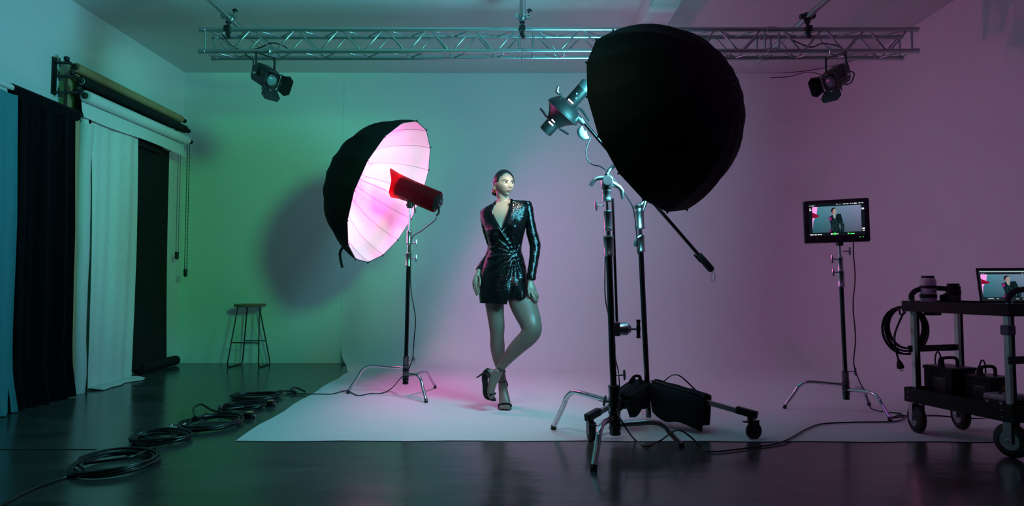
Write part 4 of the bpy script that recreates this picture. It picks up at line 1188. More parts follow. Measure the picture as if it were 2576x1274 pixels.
# laptop
la = V((.93, -.34, 0)).normalized() * -1; lx = V((.94, .34, 0)).normalized()       # lx: along the hinge (to the right), lf: towards the user
lf = V((.34, -.94, 0)).normalized()
hc = on(.27, .33, zt + .004) + ES * .02
hinge = P(2468, 760, 3.86); hinge.z = zt + .012
lpt = thing('laptop', 'open laptop showing the woman on its screen at the right edge of the cart', 'laptop', hinge)
lx = V((.955, -.297, 0)).normalized(); lf = V((-.297, -.955, 0)).normalized()
hc = hinge + lx * .165
part('base', MB().box(hc + lf * .105 + Z * -.002, (.335, .215, .015), (lx, lf, Z), bev=.004), 'laptop', lpt)
kb_ = MB()
for r_ in range(5):
    for c_ in range(14): kb_.box(hc + lf * (.03 + r_ * .019) + lx * (-.135 + c_ * .0208) + Z * .0065, (.017, .015, .003), (lx, lf, Z), bev=.001)
part('keyboard', kb_, 'keys', lpt)
ld = (Z * .97 - lf * .24).normalized(); ln_ = lx.cross(ld).normalized()
if ln_.y > 0: ln_ = -ln_
Lh = .222
part('lid', MB().box(hc + ld * (Lh / 2 + .004) - ln_ * .004, (.335, Lh, .008), (lx, ld, ln_), bev=.002), 'black', lpt)
Ls = lambda u, v: hc + ld * (.020 + v * (Lh - .030)) + lx * ((u - .5) * .318) + ln_ * .0012
part('display', MB().add([Ls(0, 0), Ls(1, 0), Ls(1, 1), Ls(0, 1)], [[0, 1, 2, 3]], 0, False), emis('laptop_screen_dark', (.010, .014, .020)), lpt)
mb = MB(); picture(mb, lambda u, v: Ls(.03 + u * .94, .12 + v * .74), ln_); part('live_image', mb, EM, lpt, label='picture of the woman on screen')
mb = MB(); marks(mb, Ls, ln_, [(.02, .935, .96, .035), (.05, .88, .015, .02), (.08, .88, .015, .02), (.70, .885, .02, .02), (.74, .885, .03, .02), (.78, .885, .03, .02), (.10, .06, .10, .025), (.24, .06, .04, .02), (.55, .06, .05, .02), (.66, .06, .06, .02), (.8, .06, .06, .02)])
marks(mb, Ls, ln_, [(.40, .06, .03, .025)], 1)
part('screen_menu', mb, [emis('laptop_text', (.35, .5, .5)), 'led_green'], lpt)
single('laptop_lead', MB().tube(cr([on(.06, .33, zt + .004), on(.10, .32, zt + .006), hinge + lf * .03 - lx * .01, hinge + lf * .06 + Z * .004], 6), .004, 8), 'cable', 'short black lead lying beside the laptop on the cart', 'cable')

# battery packs and case on the bottom tray
def pack(nm, lab, c, sx, sy, sz, strap):
    t = thing(nm, lab, 'battery pack', c)
    part('case', MB().box(c + Z * sz / 2, (sx, sy, sz), RA, bev=.006).box(c + Z * (sz - .012), (sx + .008, sy + .008, .02), RA, bev=.004), 'blackm', t)
    hp = c + Z * sz
    a_ = ES if strap else ES
    part('carry_handle', MB().tube(cr([hp - a_ * sy * .36, hp - a_ * sy * .34 + Z * .035, hp - a_ * sy * .2 + Z * .05, hp + a_ * sy * .2 + Z * .05, hp + a_ * sy * .34 + Z * .035, hp + a_ * sy * .36], 5), .010, 10), 'rubber', t)
    part('front_plate', MB().box(c + Z * sz * .45 - ES * (sy / 2 + .001) + EL * .01, (sx * .5, .003, sz * .5), RA, bev=.001), 'black', t)
    part('plate_print', MB().box(c + Z * sz * .66 - ES * (sy / 2 + .003) + EL * .01, (sx * .3, .002, .004), RA), 'mark', t)
    part('socket', MB().cyl(hp - a_ * sy * .42 + EL * .02, hp - a_ * sy * .42 + EL * .02 + Z * .012, .016, 12), 'black', t)
    return t


zb_ = .290 - .075
c = on(.10, .16, .210)
pk = pack('battery_pack', 'larger black battery pack with carry handle at the left of the lower tray', c, .20, .19, .225, False)
c2_ = on(.315, .205, .210)
pk2 = pack('battery_pack', 'smaller black battery pack with yellow sticker in the middle of the lower tray', c2_, .165, .165, .195, True)
part('yellow_sticker', MB().box(c2_ + Z * .125 + EL * .0855 + ES * .02, (.002, .045, .035), RA), 'yellow', pk2, label='dull yellow sticker')
for i, (c_, sz_, lb_) in enumerate(((c, .225, 'larger'), (c2_, .195, 'smaller'))):
    q = c_ + Z * sz_ - ES * .075 + EL * .01
    t = thing('power_plug', 'black plug with looping lead stuck in the %s battery pack' % lb_, 'plug', q)
    part('plug_body', MB().lathe(q, Z, [(0, .014), (.01, .018), (.04, .016), (.055, .009), (.06, .005)], 14), 'rubber', t)
    s_ = -1 if i == 0 else 1
    part('lead', MB().tube(cr([q + Z * .055, q + Z * .085 + ES * .012 * s_, q + Z * .09 + ES * .03 * s_, q + Z * .06 + ES * .045 * s_, q + Z * .015 + ES * .045 * s_], 6), .0045, 8), 'rubber', t)
c = on(.49, .11, .222)
t = thing('hard_case', 'small two-tone plastic case at the near end of the lower tray', 'case', c)
part('lower_shell', MB().box(c + Z * .035, (.13, .17, .07), RA, bev=.008), 'blackm', t)
part('lid', MB().box(c + Z * .088, (.135, .175, .036), RA, bev=.012), 'casepink', t)
part('handle', MB().tube(cr([c + Z * .10 - ES * .05, c + Z * .122 - ES * .03, c + Z * .122 + ES * .03, c + Z * .10 + ES * .05], 4), .008, 8), 'black', t)
for s_ in (-.04, .04): part('latch', MB().box(c + Z * .055 - ES * .087 + EL * s_, (.018, .004, .028), RA, bev=.001), 'casepink', t)
# cable coil hanging from the hook
hc_ = C1 - ES * .002 - EL * .060 + Z * .66
mb = MB(); rnd = random.Random(4)
pts = []
vx = V((.93, -.36, 0)).normalized()
for i in range(8 * 26 + 1):
    k = i / 26; a_ = 2 * pi * k + pi / 2; lp_ = int(k)
    s0, s1 = [1 + .16 * sin(l_ * 2.1 + 1) for l_ in (lp_, lp_ + 1)]; q = k - lp_; s_ = s0 * (1 - q) + s1 * q
    rx, rz = .112 * s_, .145 * s_
    tz = hc_.z + .145
    pts.append(V((hc_.x, hc_.y, 0)) + vx * (rx * cos(a_) + .012 * sin(k * 1.9)) + Z * (tz - rz + rz * sin(a_)) + EL * (-.004 * (k % 4) + .004 * sin(a_ * 2)))
pl = P(2260, 905, 4.14)
out = pts + cr([pts[-1], V((hc_.x, hc_.y, 0)) - vx * .045 + Z * (tz - .12), P(2250, 850, 4.14), P(2255, 885, 4.14), pl], 8)[1:]
t = thing('hanging_cable', 'black cable coil hanging on the hook at the left end of the cart', 'cable', hc_)
part('coil', MB().tube(out, .0062, 8), 'cable', t)
part('plug', MB().lathe(pl, V((.25, 0, -1)), [(0, .008), (.012, .010), (.02, .016), (.045, .022), (.058, .020), (.06, .01)], 14), 'rubber', t)
mb = MB()
for s_ in (-.010, 0, .010): mb.box(pl + V((.018 + s_, 0, -.068)), (.004, .003, .018))
part('prong', mb, 'zinc', t)

# ------------------------------------------------------------------ the woman
PY = 4.93
K = PY / FPX


def W(px, py, dy=0.0): return P(px, py, PY + dy)


person = thing('person', 'woman in a black sequinned wrap mini dress and strappy stilettos, standing with legs crossed', 'person', (W(1265, 1000).x, 4.9, 0))

# head
HC = W(1267.5, 463, .0); yaw = radians(31)
HF = V((sin(yaw), -cos(yaw), -.02)).normalized(); HL = V((cos(yaw), sin(yaw), 0)).normalized(); HU = HL.cross(HF)
if HU.z < 0: HU = -HU


def g2(x, z, x0, z0, sx, sz): return exp(-((x - x0) / sx) ** 2 - ((z - z0) / sz) ** 2)


def head_local(th, ph):
    """th from the top, ph around; x = her left, y = face forward, z = up (metres)"""
    X_, Y_, Z_ = sin(th) * sin(ph), sin(th) * cos(ph), cos(th)
    z = .104 * Z_ if Z_ > 0 else .106 * Z_
    wx = .0745; t_ = max(0.0, -Z_)
    jaw = 1 - .40 * t_ ** 1.6 - .10 * max(0, t_ - .6)
    face = max(0.0, Y_)
    x = wx * X_ * jaw * (1 + .05 * (1 - abs(Z_)) * abs(X_))
    y = (.088 if Y_ > 0 else .098) * Y_
    if Y_ > 0:
        y *= (1 + .12 * t_ * (1 - t_)) * (1 - .07 * max(0, Z_) ** 2)
        y += .020 * t_ * face
        y *= 1 - .12 * abs(X_) ** 3
    else:
        y *= 1 - .40 * t_ ** 1.3
        z += .030 * t_ * (-Y_)
    if face > .05:
        f = min(1, face * 2.2)
        d = 0
        ax_ = abs(x)
        d -= .0105 * g2(ax_, z, .031, .001, .015, .010)
        d += .0045 * g2(ax_, z, .026, .019, .022, .007)
        d -= .004 * g2(x, z, 0, .012, .008, .008)
        for k in range(8):
            zz = .006 - k * .0058; am = .0022 + .0026 * k
            if k == 7: am *= .72
            d += am * .62 * g2(x, z, 0, zz, .0062 + .0006 * k, .0052)
        d += .006 * g2(ax_, z, .0105, -.0365, .006, .005)
        d -= .003 * g2(x, z, 0, -.046, .006, .004)
        d += .0070 * g2(x, z, 0, -.0545, .017, .0042) + .0080 * g2(x, z, 0, -.0655, .015, .0048)
        d -= .0035 * g2(x, z, 0, -.060, .018, .0018)
        d -= .0045 * g2(x, z, 0, -.076, .018, .005)
        d += .0085 * g2(x, z, 0, -.090, .018, .010)
        d += .005 * g2(ax_, z, .045, -.020, .014, .014)
        d -= .004 * g2(ax_, z, .044, -.052, .014, .016)
        y += d * f
    return x, y, z


def hw(x, y, z): return HC + HL * x + HF * y + HU * z


hrows = []
NT, NP = 90, 120
for i in range(NT + 1):
    th = max(.002, min(pi - .002, pi * i / NT))
    hrows.append([hw(*head_local(th, 2 * pi * k / NP)) for k in range(NP)])
skin = MB()


def closed_grid(mb, rows):
    mb.grid(rows, close=True); n = len(rows[0]); b0 = len(mb.v) - len(rows) * n
    mb.f.append([b0 + k for k in range(n)]); mb.m.append(0); mb.s.append(True)
    mb.f.append([b0 + (len(rows) - 1) * n + k for k in range(n)][::-1]); mb.m.append(0); mb.s.append(True)


closed_grid(skin, hrows)
UPY = (0, 1, 0)
# neck
nk = [hw(0, -.018, -.03), hw(0, -.020, -.075), W(1266, 499, .022), W(1264, 511, .028), W(1264, 524, .030), W(1266, 540, .03)]
nk = cr(nk, 5); skin.tube(nk, crs([.050, .050, .047, .048, .060, .075], 5), 28, ell=crs([.058, .054, .050, .050, .055, .060], 5), up=UPY)
# torso sections (left px, left py, right px, right py, half depth, dy)
SEC = [(1250, 509, 1291, 504, .060, .030), (1232, 516, 1311, 505, .068, .030), (1214, 527, 1328, 507, .075, .030), (1209, 540, 1334, 519, .086, .025),
       (1213, 559, 1329, 545, .100, .015), (1219, 578, 1323, 572, .106, .010), (1226, 601, 1317, 598, .103, .008), (1230, 629, 1312, 629, .094, .010),
       (1221, 652, 1318, 650, .104, .015), (1210, 680, 1324, 677, .118, .018), (1205, 708, 1328, 704, .124, .010), (1205, 738, 1332, 730, .124, -.005), (1207, 763, 1334, 749, .122, -.015)]


def sections(n, shrink=0.0, to=None):
    S_ = SEC if to is None else SEC[:to]
    cols_ = [crs([s[k] for s in S_], n) for k in range(6)]
    return list(zip(*cols_))


def ring(sec, m, shrink=0.0, wrinkle=None):
    lx_, ly_, rx_, ry_, dp, dy = sec
    L_ = W(lx_, ly_, dy); R_ = W(rx_, ry_, dy); c_ = (L_ + R_) / 2; h_ = (R_ - L_) / 2; hl = h_.length; h_ = h_ / hl
    hl -= shrink; dp -= shrink; out_ = []
    for k in range(m):
        a = 2 * pi * k / m; ca, sa_ = cos(a), sin(a)
        ex = .86
        x = math.copysign(abs(ca) ** ex, ca) * hl; y = -math.copysign(abs(sa_) ** ex, sa_) * dp
        p = c_ + h_ * x + V((0, y, 0))
        out_.append(p)
    return out_


def pix(p):
    d = V(p) - V((0, 0, CAMH)); fy = d.y * cos(TH) + d.z * sin(TH); uz = -d.y * sin(TH) + d.z * cos(TH)
    return 1288 + FPX * d.x / fy, 637 - FPX * uz / fy


def bust(p, front):
    x, y = pix(p)
    return .030 * (exp(-((x - 1245) / 15) ** 2 - ((y - 577) / 15) ** 2) + exp(-((x - 1294) / 15) ** 2 - ((y - 572) / 15) ** 2)) if front else 0


rows = []
for sec in sections(5, to=11):
    r_ = ring(sec, 40, .012)
    rows.append([p - V((0, bust(p, k < 20 and k > 0), 0)) for k, p in enumerate(r_)])
closed_grid(skin, rows)
# legs
def limb(pts, seg=56, n=9):
    ps = cr([W(*p[:3]) for p in pts], n)
    skin.tube(ps, [r for r in crs([p[3] * K for p in pts], n)], seg, ell=crs([(p[4] if len(p) > 4 else p[3]) * K for p in pts], n), up=UPY)


limb([(1246, 715, .0, 30, 32), (1244, 745, 0, 26.5, 29), (1244.5, 768, 0, 23.5, 27), (1247, 795, -.01, 21, 24), (1250, 822, -.02, 19.5, 20), (1250.5, 848, -.01, 17.5, 18), (1251.5, 872, .01, 18.3, 20), (1254, 900, .03, 15.5, 17), (1259, 926, .04, 11.5, 12), (1262, 944, .045, 9.6, 11), (1263, 956, .05, 10, 12)])
limb([(1300, 712, 0, 30, 30), (1308, 740, -.03, 33, 31), (1316, 765, -.07, 33, 29), (1326, 790, -.12, 30.5, 27), (1334, 812, -.165, 27, 26), (1337, 832, -.19, 24.5, 24), (1327, 850, -.19, 22.0, 21), (1308, 868, -.165, 20.0, 20), (1291, 886, -.145, 17.5, 19), (1273, 908, -.125, 13, 14), (1259, 927, -.115, 10, 11), (1250, 940, -.112, 10.5, 11)])
# feet
def foot(pts):
    ps = cr([W(*p[:3]) for p in pts], 6)
    skin.tube(ps, crs([p[3] * K for p in pts], 6), 20, ell=crs([p[4] * K for p in pts], 6), up=UPY)


foot([(1263, 950, .05, 10, 12), (1264, 968, .045, 11, 14), (1266.5, 988, .02, 12, 12), (1269, 1007, -.02, 14, 8.5), (1270, 1020, -.055, 15, 6), (1270, 1028, -.085, 13, 4)])
skin.sphere(W(1266, 966, .085), (.030, .030, .034), 14)
for i in range(5): skin.sphere(W(1258.5 + i * 5.6, 1028.5 - (i == 1) * .5, -.098 - .010 * (i in (3, 4)) + .006 * (i == 0)), (.0085 if i < 4 else .011, .016, .0085), 10)
foot([(1253, 934, -.115, 12, 12), (1244, 950, -.12, 13, 11), (1238, 968, -.13, 10.5, 11), (1234.5, 985, -.14, 9.5, 12), (1237, 997, -.15, 8, 12), (1240, 1004, -.155, 5, 10)])
skin.sphere(W(1234, 938, -.115), (.034, .030, .030), 14)
# arms (inside the sleeves) and hands
limb([(1226, 536, .03, 11), (1226, 560, .035, 9.5), (1229, 585, .06, 9), (1237, 618, .10, 8.5), (1228, 646, .09, 8), (1214, 666, .04, 7), (1205, 680, -.005, 6.2), (1203, 690, -.02, 6.6, 5)], 18)
limb([(1322, 522, .03, 11), (1330, 545, .02, 10), (1336, 575, .0, 9.5), (1345, 615, -.02, 9), (1342, 655, -.06, 8), (1336, 690, -.09, 7), (1334, 705, -.10, 6.3), (1335, 715, -.105, 7.5, 5)], 18)


def palm(pts, dep):
    skin.tube(cr([W(*p[:3]) for p in pts], 5), crs([p[3] * K for p in pts], 5), 20, ell=crs([p[4] * K for p in pts], 5), up=dep)


def finger(pts, r=.0085):
    ps = cr([W(*p) for p in pts], 5); n = len(ps)
    skin.tube(ps, [r * (1.02 - .26 * i / (n - 1) + .05 * sin(i * 1.3)) for i in range(n)], 12)
    skin.sphere(ps[-1], r * .76, 10)


palm([(1203, 688, -.02, 6.5, 5.5), (1200.5, 697, -.03, 8.5, 6), (1198, 708, -.04, 9.5, 7), (1197.5, 716, -.045, 9.5, 6)], (.3, -1, 0))
finger([(1191.5, 712, -.035), (1191, 721, -.04), (1193.5, 729, -.045), (1197, 735, -.045)], .0078)
finger([(1195, 714, -.055), (1193.5, 725, -.062), (1196, 735, -.065), (1199, 743, -.062)])
finger([(1199, 714, -.060), (1198.5, 725, -.070), (1200.5, 735, -.070), (1202.5, 742, -.066)])
finger([(1203.5, 712, -.055), (1203.5, 722, -.070), (1204.5, 731, -.072), (1205.5, 738, -.068)])
finger([(1204, 694, -.045), (1207.5, 703, -.070), (1207.5, 712, -.082), (1206.5, 720, -.084)], .0092)
palm([(1334, 706, -.10, 6.5, 5.0), (1335.5, 715, -.108, 9, 5.5), (1338, 725, -.118, 10.5, 6), (1340, 735, -.125, 10.5, 5)], (.45, -1, .1))
finger([(1335.5, 733, -.142), (1339, 743, -.158), (1343.5, 751, -.162), (1347, 757, -.158)])
finger([(1340, 735, -.135), (1344, 745, -.150), (1348, 754, -.152), (1350.5, 761, -.146)])
finger([(1344.5, 734, -.120), (1348.5, 744, -.132), (1351.5, 753, -.132), (1352, 759, -.124)])
finger([(1348, 731, -.105), (1351, 739, -.114), (1353.5, 746, -.114), (1354, 751, -.108)], .0075)
finger([(1331.5, 715, -.120), (1329, 726, -.140), (1330, 737, -.152), (1332.5, 747, -.156)], .0095)
# ears
for s_ in (-1, 1):
    e0 = hw(s_ * .0735, -.012, -.018)
    skin.sphere(e0, (.007, .018, .031), 14, R=(HL, (HF * .9 + HL * (-.35 * s_)).normalized(), HU))
    skin.tube([e0 + HL * (s_ * .007) + (HF * (-.014 * cos(a)) + HU * (.027 * sin(a))) for a in [pi * (k / 10 - .5) for k in range(11)]], .0045, 8)

# fuse everything into one continuous body
tmp = part('body', skin, 'skin', person)
rm = tmp.modifiers.new('fuse', 'REMESH'); rm.mode = 'VOXEL'; rm.voxel_size = .0032; rm.use_smooth_shade = True
sm = tmp.modifiers.new('smooth', 'SMOOTH'); sm.factor = .5; sm.iterations = 6
bpy.context.view_layer.update()
ev = tmp.evaluated_get(bpy.context.evaluated_depsgraph_get())
nm_ = bpy.data.meshes.new_from_object(ev); tmp.modifiers.clear(); old = tmp.data; tmp.data = nm_; nm_.name = 'body'
org = ROOT[person]
col = nm_.color_attributes.new('tone', 'FLOAT_COLOR', 'POINT')
buf = []
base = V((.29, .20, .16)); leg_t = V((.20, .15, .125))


def seg_d(x, z, x0, z0, x1, z1):
    t_ = max(0, min(1, ((x - x0) * (x1 - x0) + (z - z0) * (z1 - z0)) / ((x1 - x0) ** 2 + (z1 - z0) ** 2)))
    return sqrt((x - x0 - t_ * (x1 - x0)) ** 2 + (z - z0 - t_ * (z1 - z0)) ** 2)


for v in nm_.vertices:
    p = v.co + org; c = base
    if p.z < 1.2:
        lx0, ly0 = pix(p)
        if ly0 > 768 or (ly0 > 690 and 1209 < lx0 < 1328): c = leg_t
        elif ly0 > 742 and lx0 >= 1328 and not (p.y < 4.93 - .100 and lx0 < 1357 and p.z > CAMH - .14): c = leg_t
    d = p - HC; x, y, z = d.dot(HL), d.dot(HF), d.dot(HU)
    if abs(x) < .075 and abs(z) < .11 and y > .02:
        ax_ = abs(x)
        br = min(seg_d(ax_, z, .013, .0145, .036, .0215), seg_d(ax_, z, .036, .0215, .050, .0165))
        k = max(0, min(1, (.0046 - br) / .0018)); c = c.lerp(V((.03, .02, .017)), k * .92)
        ey = sqrt(((ax_ - .031) / .0185) ** 2 + ((z - .0025) / .0088) ** 2)
        k = max(0, min(1, (1.25 - ey) / .45)); c = c.lerp(V((.045, .03, .03)), k * .80)
        lp_ = sqrt((x / .0205) ** 2 + ((z + .060) / (.0105 if z < -.060 else .0092)) ** 2)
        k = max(0, min(1, (1.12 - lp_) / .25)); c = c.lerp(V((.22, .10, .095)), k)
        if abs(z + .0602) < .0012 and ax_ < .018: c = c.lerp(V((.05, .02, .02)), .8)
        nn_ = sqrt(((ax_ - .007) / .004) ** 2 + ((z + .0425) / .003) ** 2)
        if nn_ < 1: c = c.lerp(V((.08, .04, .035)), .8)
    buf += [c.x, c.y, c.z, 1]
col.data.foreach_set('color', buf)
bpy.data.meshes.remove(old)
# eyes
for s_ in (-1, 1):
    ec = hw(s_ * .031, .0655, .0015)
    e_ = part('eye', MB().sphere(ec, (.0135, .0115, .0065), 16, R=(HL, HF, HU)), 'eyewhite', person)
    gz = (HF + HL * .22).normalized()
    part('iris', MB().lathe(ec + gz * .0098 + HU * .0005, gz, [(0, .0055), (.0012, .004), (.0018, .001)], 14), 'iris', e_)
    rows = [[ec + HL * (.0155 * cos(a)) + HF * (.0100 + .004 * sin(a) * k) + HU * (.0062 * sin(a) + .0016 * k) for a in [pi * j / 12 for j in range(13)]] for k in (0, 1)]
    part('upper_lash', MB().grid(rows, thick=HF * .0015), 'hair', e_)
# hair: slicked back with a low bun
hair = MB(); keep = {}; NT2, NP2 = 160, 220
rows = []
for i in range(NT2 + 1):
    th = max(.002, min(pi - .002, pi * i / NT2)); row = []
    for k in range(NP2):
        x, y, z = head_local(th, 2 * pi * k / NP2); q = V((x, y, z)); n_ = q.normalized()
        ax_ = abs(x)
        zl = .004 if y > -.026 else max(-.078, .004 + (y + .026) * 4.2)
        side = min(.036 + .30 * z - y, z - zl, (ax_ - .030) * 3)
        mk = max(z - (.068 - 9.0 * x * x), side, min(-.02 - y, z + .078))
        keep[(i, k)] = mk > 0
        u_ = max(0, min(1, mk / .012)); u_ = u_ * (2 - u_)
        o_ = -.002 + (.0085 + .0005 * sin(k * 1.15) + .002 * max(0, n_.z)) * u_
        row.append(hw(*(q + n_ * o_)))
    rows.append(row)
hair.grid(rows, close=True, thick=lambda i, j: (HC - rows[i][j]).normalized() * .006, keep=lambda i, j: keep[(i, j)] and keep[(i + 1, j)] and keep[(i, (j + 1) % NP2)])
hr = part('hair', hair, 'hair', person)
bc_ = hw(-.012, -.108, -.052)
part('bun', MB().sphere(bc_, (.034, .030, .032), 18).torus(bc_ + HF * .01, HF, .024, .013, 20, 8), 'hair', hr)
eh = hw(-.080, -.004, -.050)
part('earring', MB().torus(eh - Z * .012, HL, .013, .0022, 20, 8), 'gold_metal', person)

# dress torso as one cloth surface with a V neck
POLY = [(1246, 500), (1243.5, 517), (1238.5, 533), (1243.5, 549), (1250.5, 565), (1261, 581), (1268, 571), (1276, 551), (1285, 527), (1291, 500)]


def inside(x, y, poly):
    c_ = False; j = len(poly) - 1
    for i in range(len(poly)):
        xi, yi = poly[i]; xj, yj = poly[j]
        if (yi > y) != (yj > y) and x < (xj - xi) * (y - yi) / (yj - yi) + xi: c_ = not c_
        j = i
    return c_


secs = sections(12); m = 144; rows = []
nS = len(secs)
for i, sec in enumerate(secs):
    v = i / (nS - 1); r_ = ring(sec, m); row = []
    for k, p in enumerate(r_):
        front = 0 < k < m // 2
        x, y = pix(p); d = 0
        if front:
            d = bust(p, True)
            # ruching that radiates from the wrap closure at the waist
            ang = atan2(y - 640, x - 1296); rad = sqrt((x - 1296) ** 2 + (y - 640) ** 2)
            if y > 585:
                d += .0045 * sin(ang * 17 + .3 * sin(rad * .15)) * exp(-((rad - 38) / 42) ** 2) * min(1, (y - 585) / 15)
            d += .0022 * sin(y * .55 + x * .12) * exp(-((y - 632) / 30) ** 2)
            # overlapping wrap edge
            ex_ = 1262 + (y - 577) * .41 if y < 640 else 1288 - (y - 640) * .085
            if y > 577: d += .007 / (1 + exp((x - ex_) * .8))
        if front and y > 700: d += .062 * exp(-((x - 1316) / 17) ** 2) * min(1, (y - 700) / 35)
        hem = 0
        if v > .80:
            w_ = ((v - .80) / .20) ** 1.5
            if front:
                hem = (10 * max(0, (x - 1207) / 68) ** 1.4 if x < 1275 else -2) * w_
            else: hem = -10 * w_
            d += .006 * sin(k * .35) * w_
        row.append(p + V((0, -d, -hem * K)))
    rows.append(row)


def kp(i, j):
    if not (0 < j < m // 2): return True
    q = (rows[i][j] + rows[i + 1][(j + 1) % m]) / 2
    x, y = pix(q); return not inside(x, y, POLY)


dm = MB().grid(rows, close=True, keep=kp, thick=lambda i, j: V((0, .004 if 0 < j < m // 2 else -.004, 0)))
dress = part('wrap_dress', dm, 'sequin', person)
from mathutils.bvhtree import BVHTree
full = MB().grid(rows, close=True)
bvh = BVHTree.FromPolygons(full.v, full.f)


def onbody(px, py, off=.006):
    d = ray(px, py).normalized(); h_ = bvh.ray_cast(V((0, 0, CAMH)), d)
    if h_[0] is None: return W(px, py, -.09)
    if h_[0].y > PY + .03: return W(px, py, -.085)
    return h_[0] - d * off


def sleeve(pts):
    mb = MB(); ps = cr([W(*p[:3]) for p in pts], 8); rr_ = crs([p[3] * K for p in pts], 8)
    up_ = V((0, 1, 0)); vs = []
    n_ = len(ps)
    rows_ = []
    for i, p in enumerate(ps):
        t_ = (ps[min(i + 1, n_ - 1)] - ps[max(i - 1, 0)]).normalized(); b = (up_ - t_ * t_.dot(up_)).normalized(); a = b.cross(t_).normalized()
        rows_.append([p + a * (rr_[i] * cos(2 * pi * k / 30)) + b * (rr_[i] * 1.12 * sin(2 * pi * k / 30)) * (1 + .03 * sin(i * .9 + k)) + a * .0015 * sin(i * 1.1 + k * .5) for k in range(30)])
    tip = ps[0] + Z * .006
    mb.grid(rows_, close=True)
    b0 = len(mb.v) - n_ * 30
    inner = [p * .5 + rows_[0][(k + 15) % 30] * .5 for k, p in enumerate(rows_[0])]
    c_ = sum(rows_[0], V((0, 0, 0))) / 30
    r1 = [c_ + (p - c_) * .82 + Z * .008 for p in rows_[0]]; r2_ = [c_ + (p - c_) * .4 + Z * .011 for p in rows_[0]]
    mb.grid([r2_, r1, rows_[0]], close=True); mb.add(r2_, [list(range(30))], 0)
    rim = [c + (p - c) * .86 for c, p in ((ps[-1], q) for q in rows_[-1])]
    mb.grid([rows_[-1], rim, [p + (ps[-4] - ps[-1]) for p in rim]], close=True)
    return mb


part('sleeve', sleeve([(1220.5, 532, .03, 12), (1220.5, 545, .03, 12.6), (1222, 562, .035, 11.8), (1226, 582, .06, 11.5), (1232, 602, .085, 11), (1238, 622, .10, 11.5), (1230, 645, .085, 10.5), (1216, 664, .04, 9.5), (1205.5, 680, -.008, 8.8)]), 'sequin', person)
part('sleeve', sleeve([(1323.5, 511.5, .03, 13), (1327.5, 526, .028, 14), (1332.5, 552, .015, 12.3), (1338.5, 588, -.0, 14), (1346, 619, -.025, 14), (1343, 655, -.06, 12), (1338.5, 682, -.085, 11.4), (1336, 703, -.10, 11.6)]), 'sequin', person)


def strip(A, B, off=.008, n=16, mt='sequin', nm='lapel'):
    """collar strip between two pixel outlines laid on the dress"""
    def smp(L_): return [(p.x, p.y) for p in cr([V((a, b, 0)) for a, b in L_], 6)]
    a_, b_ = smp(A), smp(B); n_ = min(len(a_), len(b_)); rows_ = []
    for i in range(n_):
        u = i / (n_ - 1); pa, pb = a_[int(u * (len(a_) - 1))], b_[int(u * (len(b_) - 1))]; r_ = []
        for k in range(6):
            q = k / 5; x, y = pa[0] * (1 - q) + pb[0] * q, pa[1] * (1 - q) + pb[1] * q
            r_.append(onbody(x, y, off + .007 * sin(pi * min(1, q * 1.15))))
        rows_.append(r_)
    # smooth depth to bridge the opening
    for _ in range(3):
        for i in range(1, n_ - 1):
            for k in range(6): rows_[i][k] = rows_[i][k] * .5 + (rows_[i - 1][k] + rows_[i + 1][k]) * .25
    part(nm, MB().grid(rows_, thick=V((0, .004, 0))), mt, person)


strip([(1250, 503), (1246, 518), (1240, 533), (1246, 549), (1254, 564), (1263, 579), (1276, 600)],
      [(1243, 508), (1236, 521), (1231, 535), (1236, 552), (1245, 569), (1257, 584), (1272, 603)])
strip([(1284, 500), (1283, 512), (1280, 526), (1273, 547), (1266, 567), (1260, 582)],
      [(1290, 502), (1300, 514), (1303, 530), (1294, 552), (1281, 572), (1266, 590)])
# back collar
bcp = []
for i in range(13):
    a = pi * i / 12
    c_ = W(1268, 506, .035)
    bcp.append([c_ + X * (.062 * cos(a)) + Yv * (.050 * sin(a)) + Z * (h_ + .004 * cos(a)) for h_ in (-.025, -.002, .008)])
part('collar', MB().grid(bcp, thick=V((0, .003, 0))), 'sequin', person)


# shoes
def strap_ring(c_, n_, rx, ry, r=.0045):
    a, b, nn = basis(n_, V((0, 1, 0)))
    return MB().tube([V(c_) + a * (rx * cos(2 * pi * k / 24)) + b * (ry * sin(2 * pi * k / 24)) for k in range(25)], r, 8)


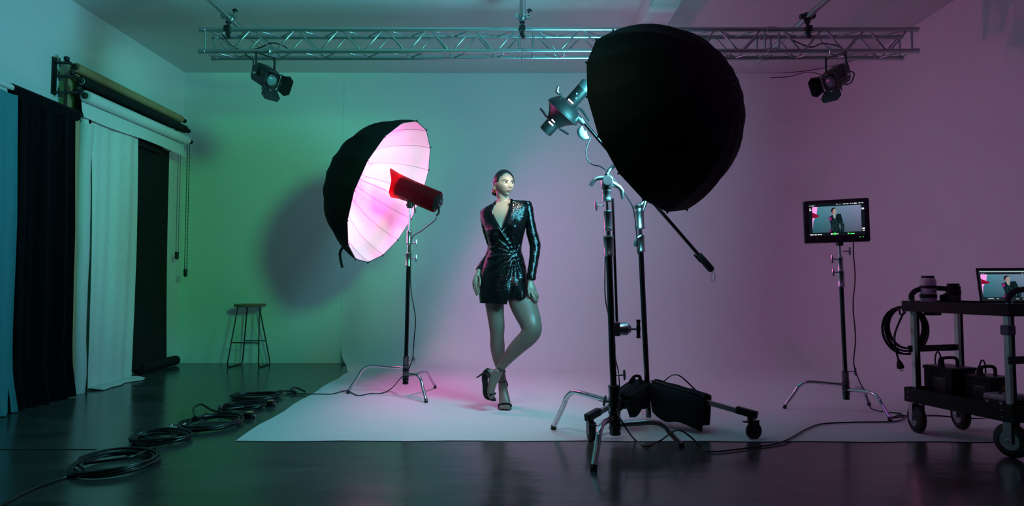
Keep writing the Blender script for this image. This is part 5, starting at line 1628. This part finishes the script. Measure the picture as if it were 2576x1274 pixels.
def shoe(solepts, ws, heeltop, heeltip, strap, counter, toe, toer):
    rows_ = []
    ps = cr([W(*p) for p in solepts], 5); wsx = crs([w_ * K for w_ in ws], 5)
    for p, w_ in zip(ps, wsx): rows_.append([p + X * (w_ * q) + Z * (.003 * q * q) for q in (-1, -.5, 0, .5, 1)])
    s_ = part('shoe', MB().grid(rows_, thick=V((0, .004, -.008))), 'black', person)
    part('stiletto_heel', MB().tube([heeltop, heeltop + (heeltip - heeltop) * .3, heeltip], [.018, .008, .0048], 12), 'black', s_)
    part('ankle_strap', strap, 'black', s_)
    part('heel_counter', counter, 'black', s_)
    part('toe_band', strap_ring(toe[0], toe[1], toer[0], toer[1], .008), 'sequin', s_)
    for k in range(5):
        q = toe[0] + V((toer[0] * (k - 2) * .38, -toer[1] * .75 - .006, .006 - .003 * abs(k - 2)))
        part('jewel', MB().sphere(q, .0055, 8), 'satin', s_)


f1 = V((W(1279, 1000).x, 5.03, .002))
shoe([(1267, 972, .10), (1268, 985, .085), (1269, 1004, .035), (1270, 1022, -.02), (1270, 1030, -.06), (1270, 1033, -.105)], [9, 9.5, 9, 14, 16.5, 10],
     W(1268, 974, .10), f1, strap_ring(W(1263.5, 960, .05), (W(1263, 944, .045) - W(1264, 968, .05)), 10.8 * K, 13.2 * K),
     MB().sphere(W(1267.5, 969, .085), (.034, .030, .036), 18), (W(1270, 1021.5, -.058), V((0, .55, .35))), (15.6 * K, 6.6 * K))
shoe([(1224, 934, -.115), (1219.5, 950, -.118), (1221, 970, -.125), (1226, 990, -.135), (1234, 1003, -.145), (1242, 1008, -.152)], [7, 7.5, 7, 11, 12, 6],
     W(1222, 936, -.115), W(1199, 951, -.09), strap_ring(W(1262, 929, -.115), (W(1273, 912, -.125) - W(1254, 934, -.115)), 11.3 * K, 12.3 * K),
     MB().sphere(W(1229.5, 940, -.115), (.026, .030, .043), 18, R=(V((.92, 0, .38)), V((0, 1, 0)), V((-.38, 0, .92)))), (W(1236.5, 993, -.146), (W(1234, 980, -.14) - W(1239, 1003, -.15))), (9.5 * K, 12.2 * K))
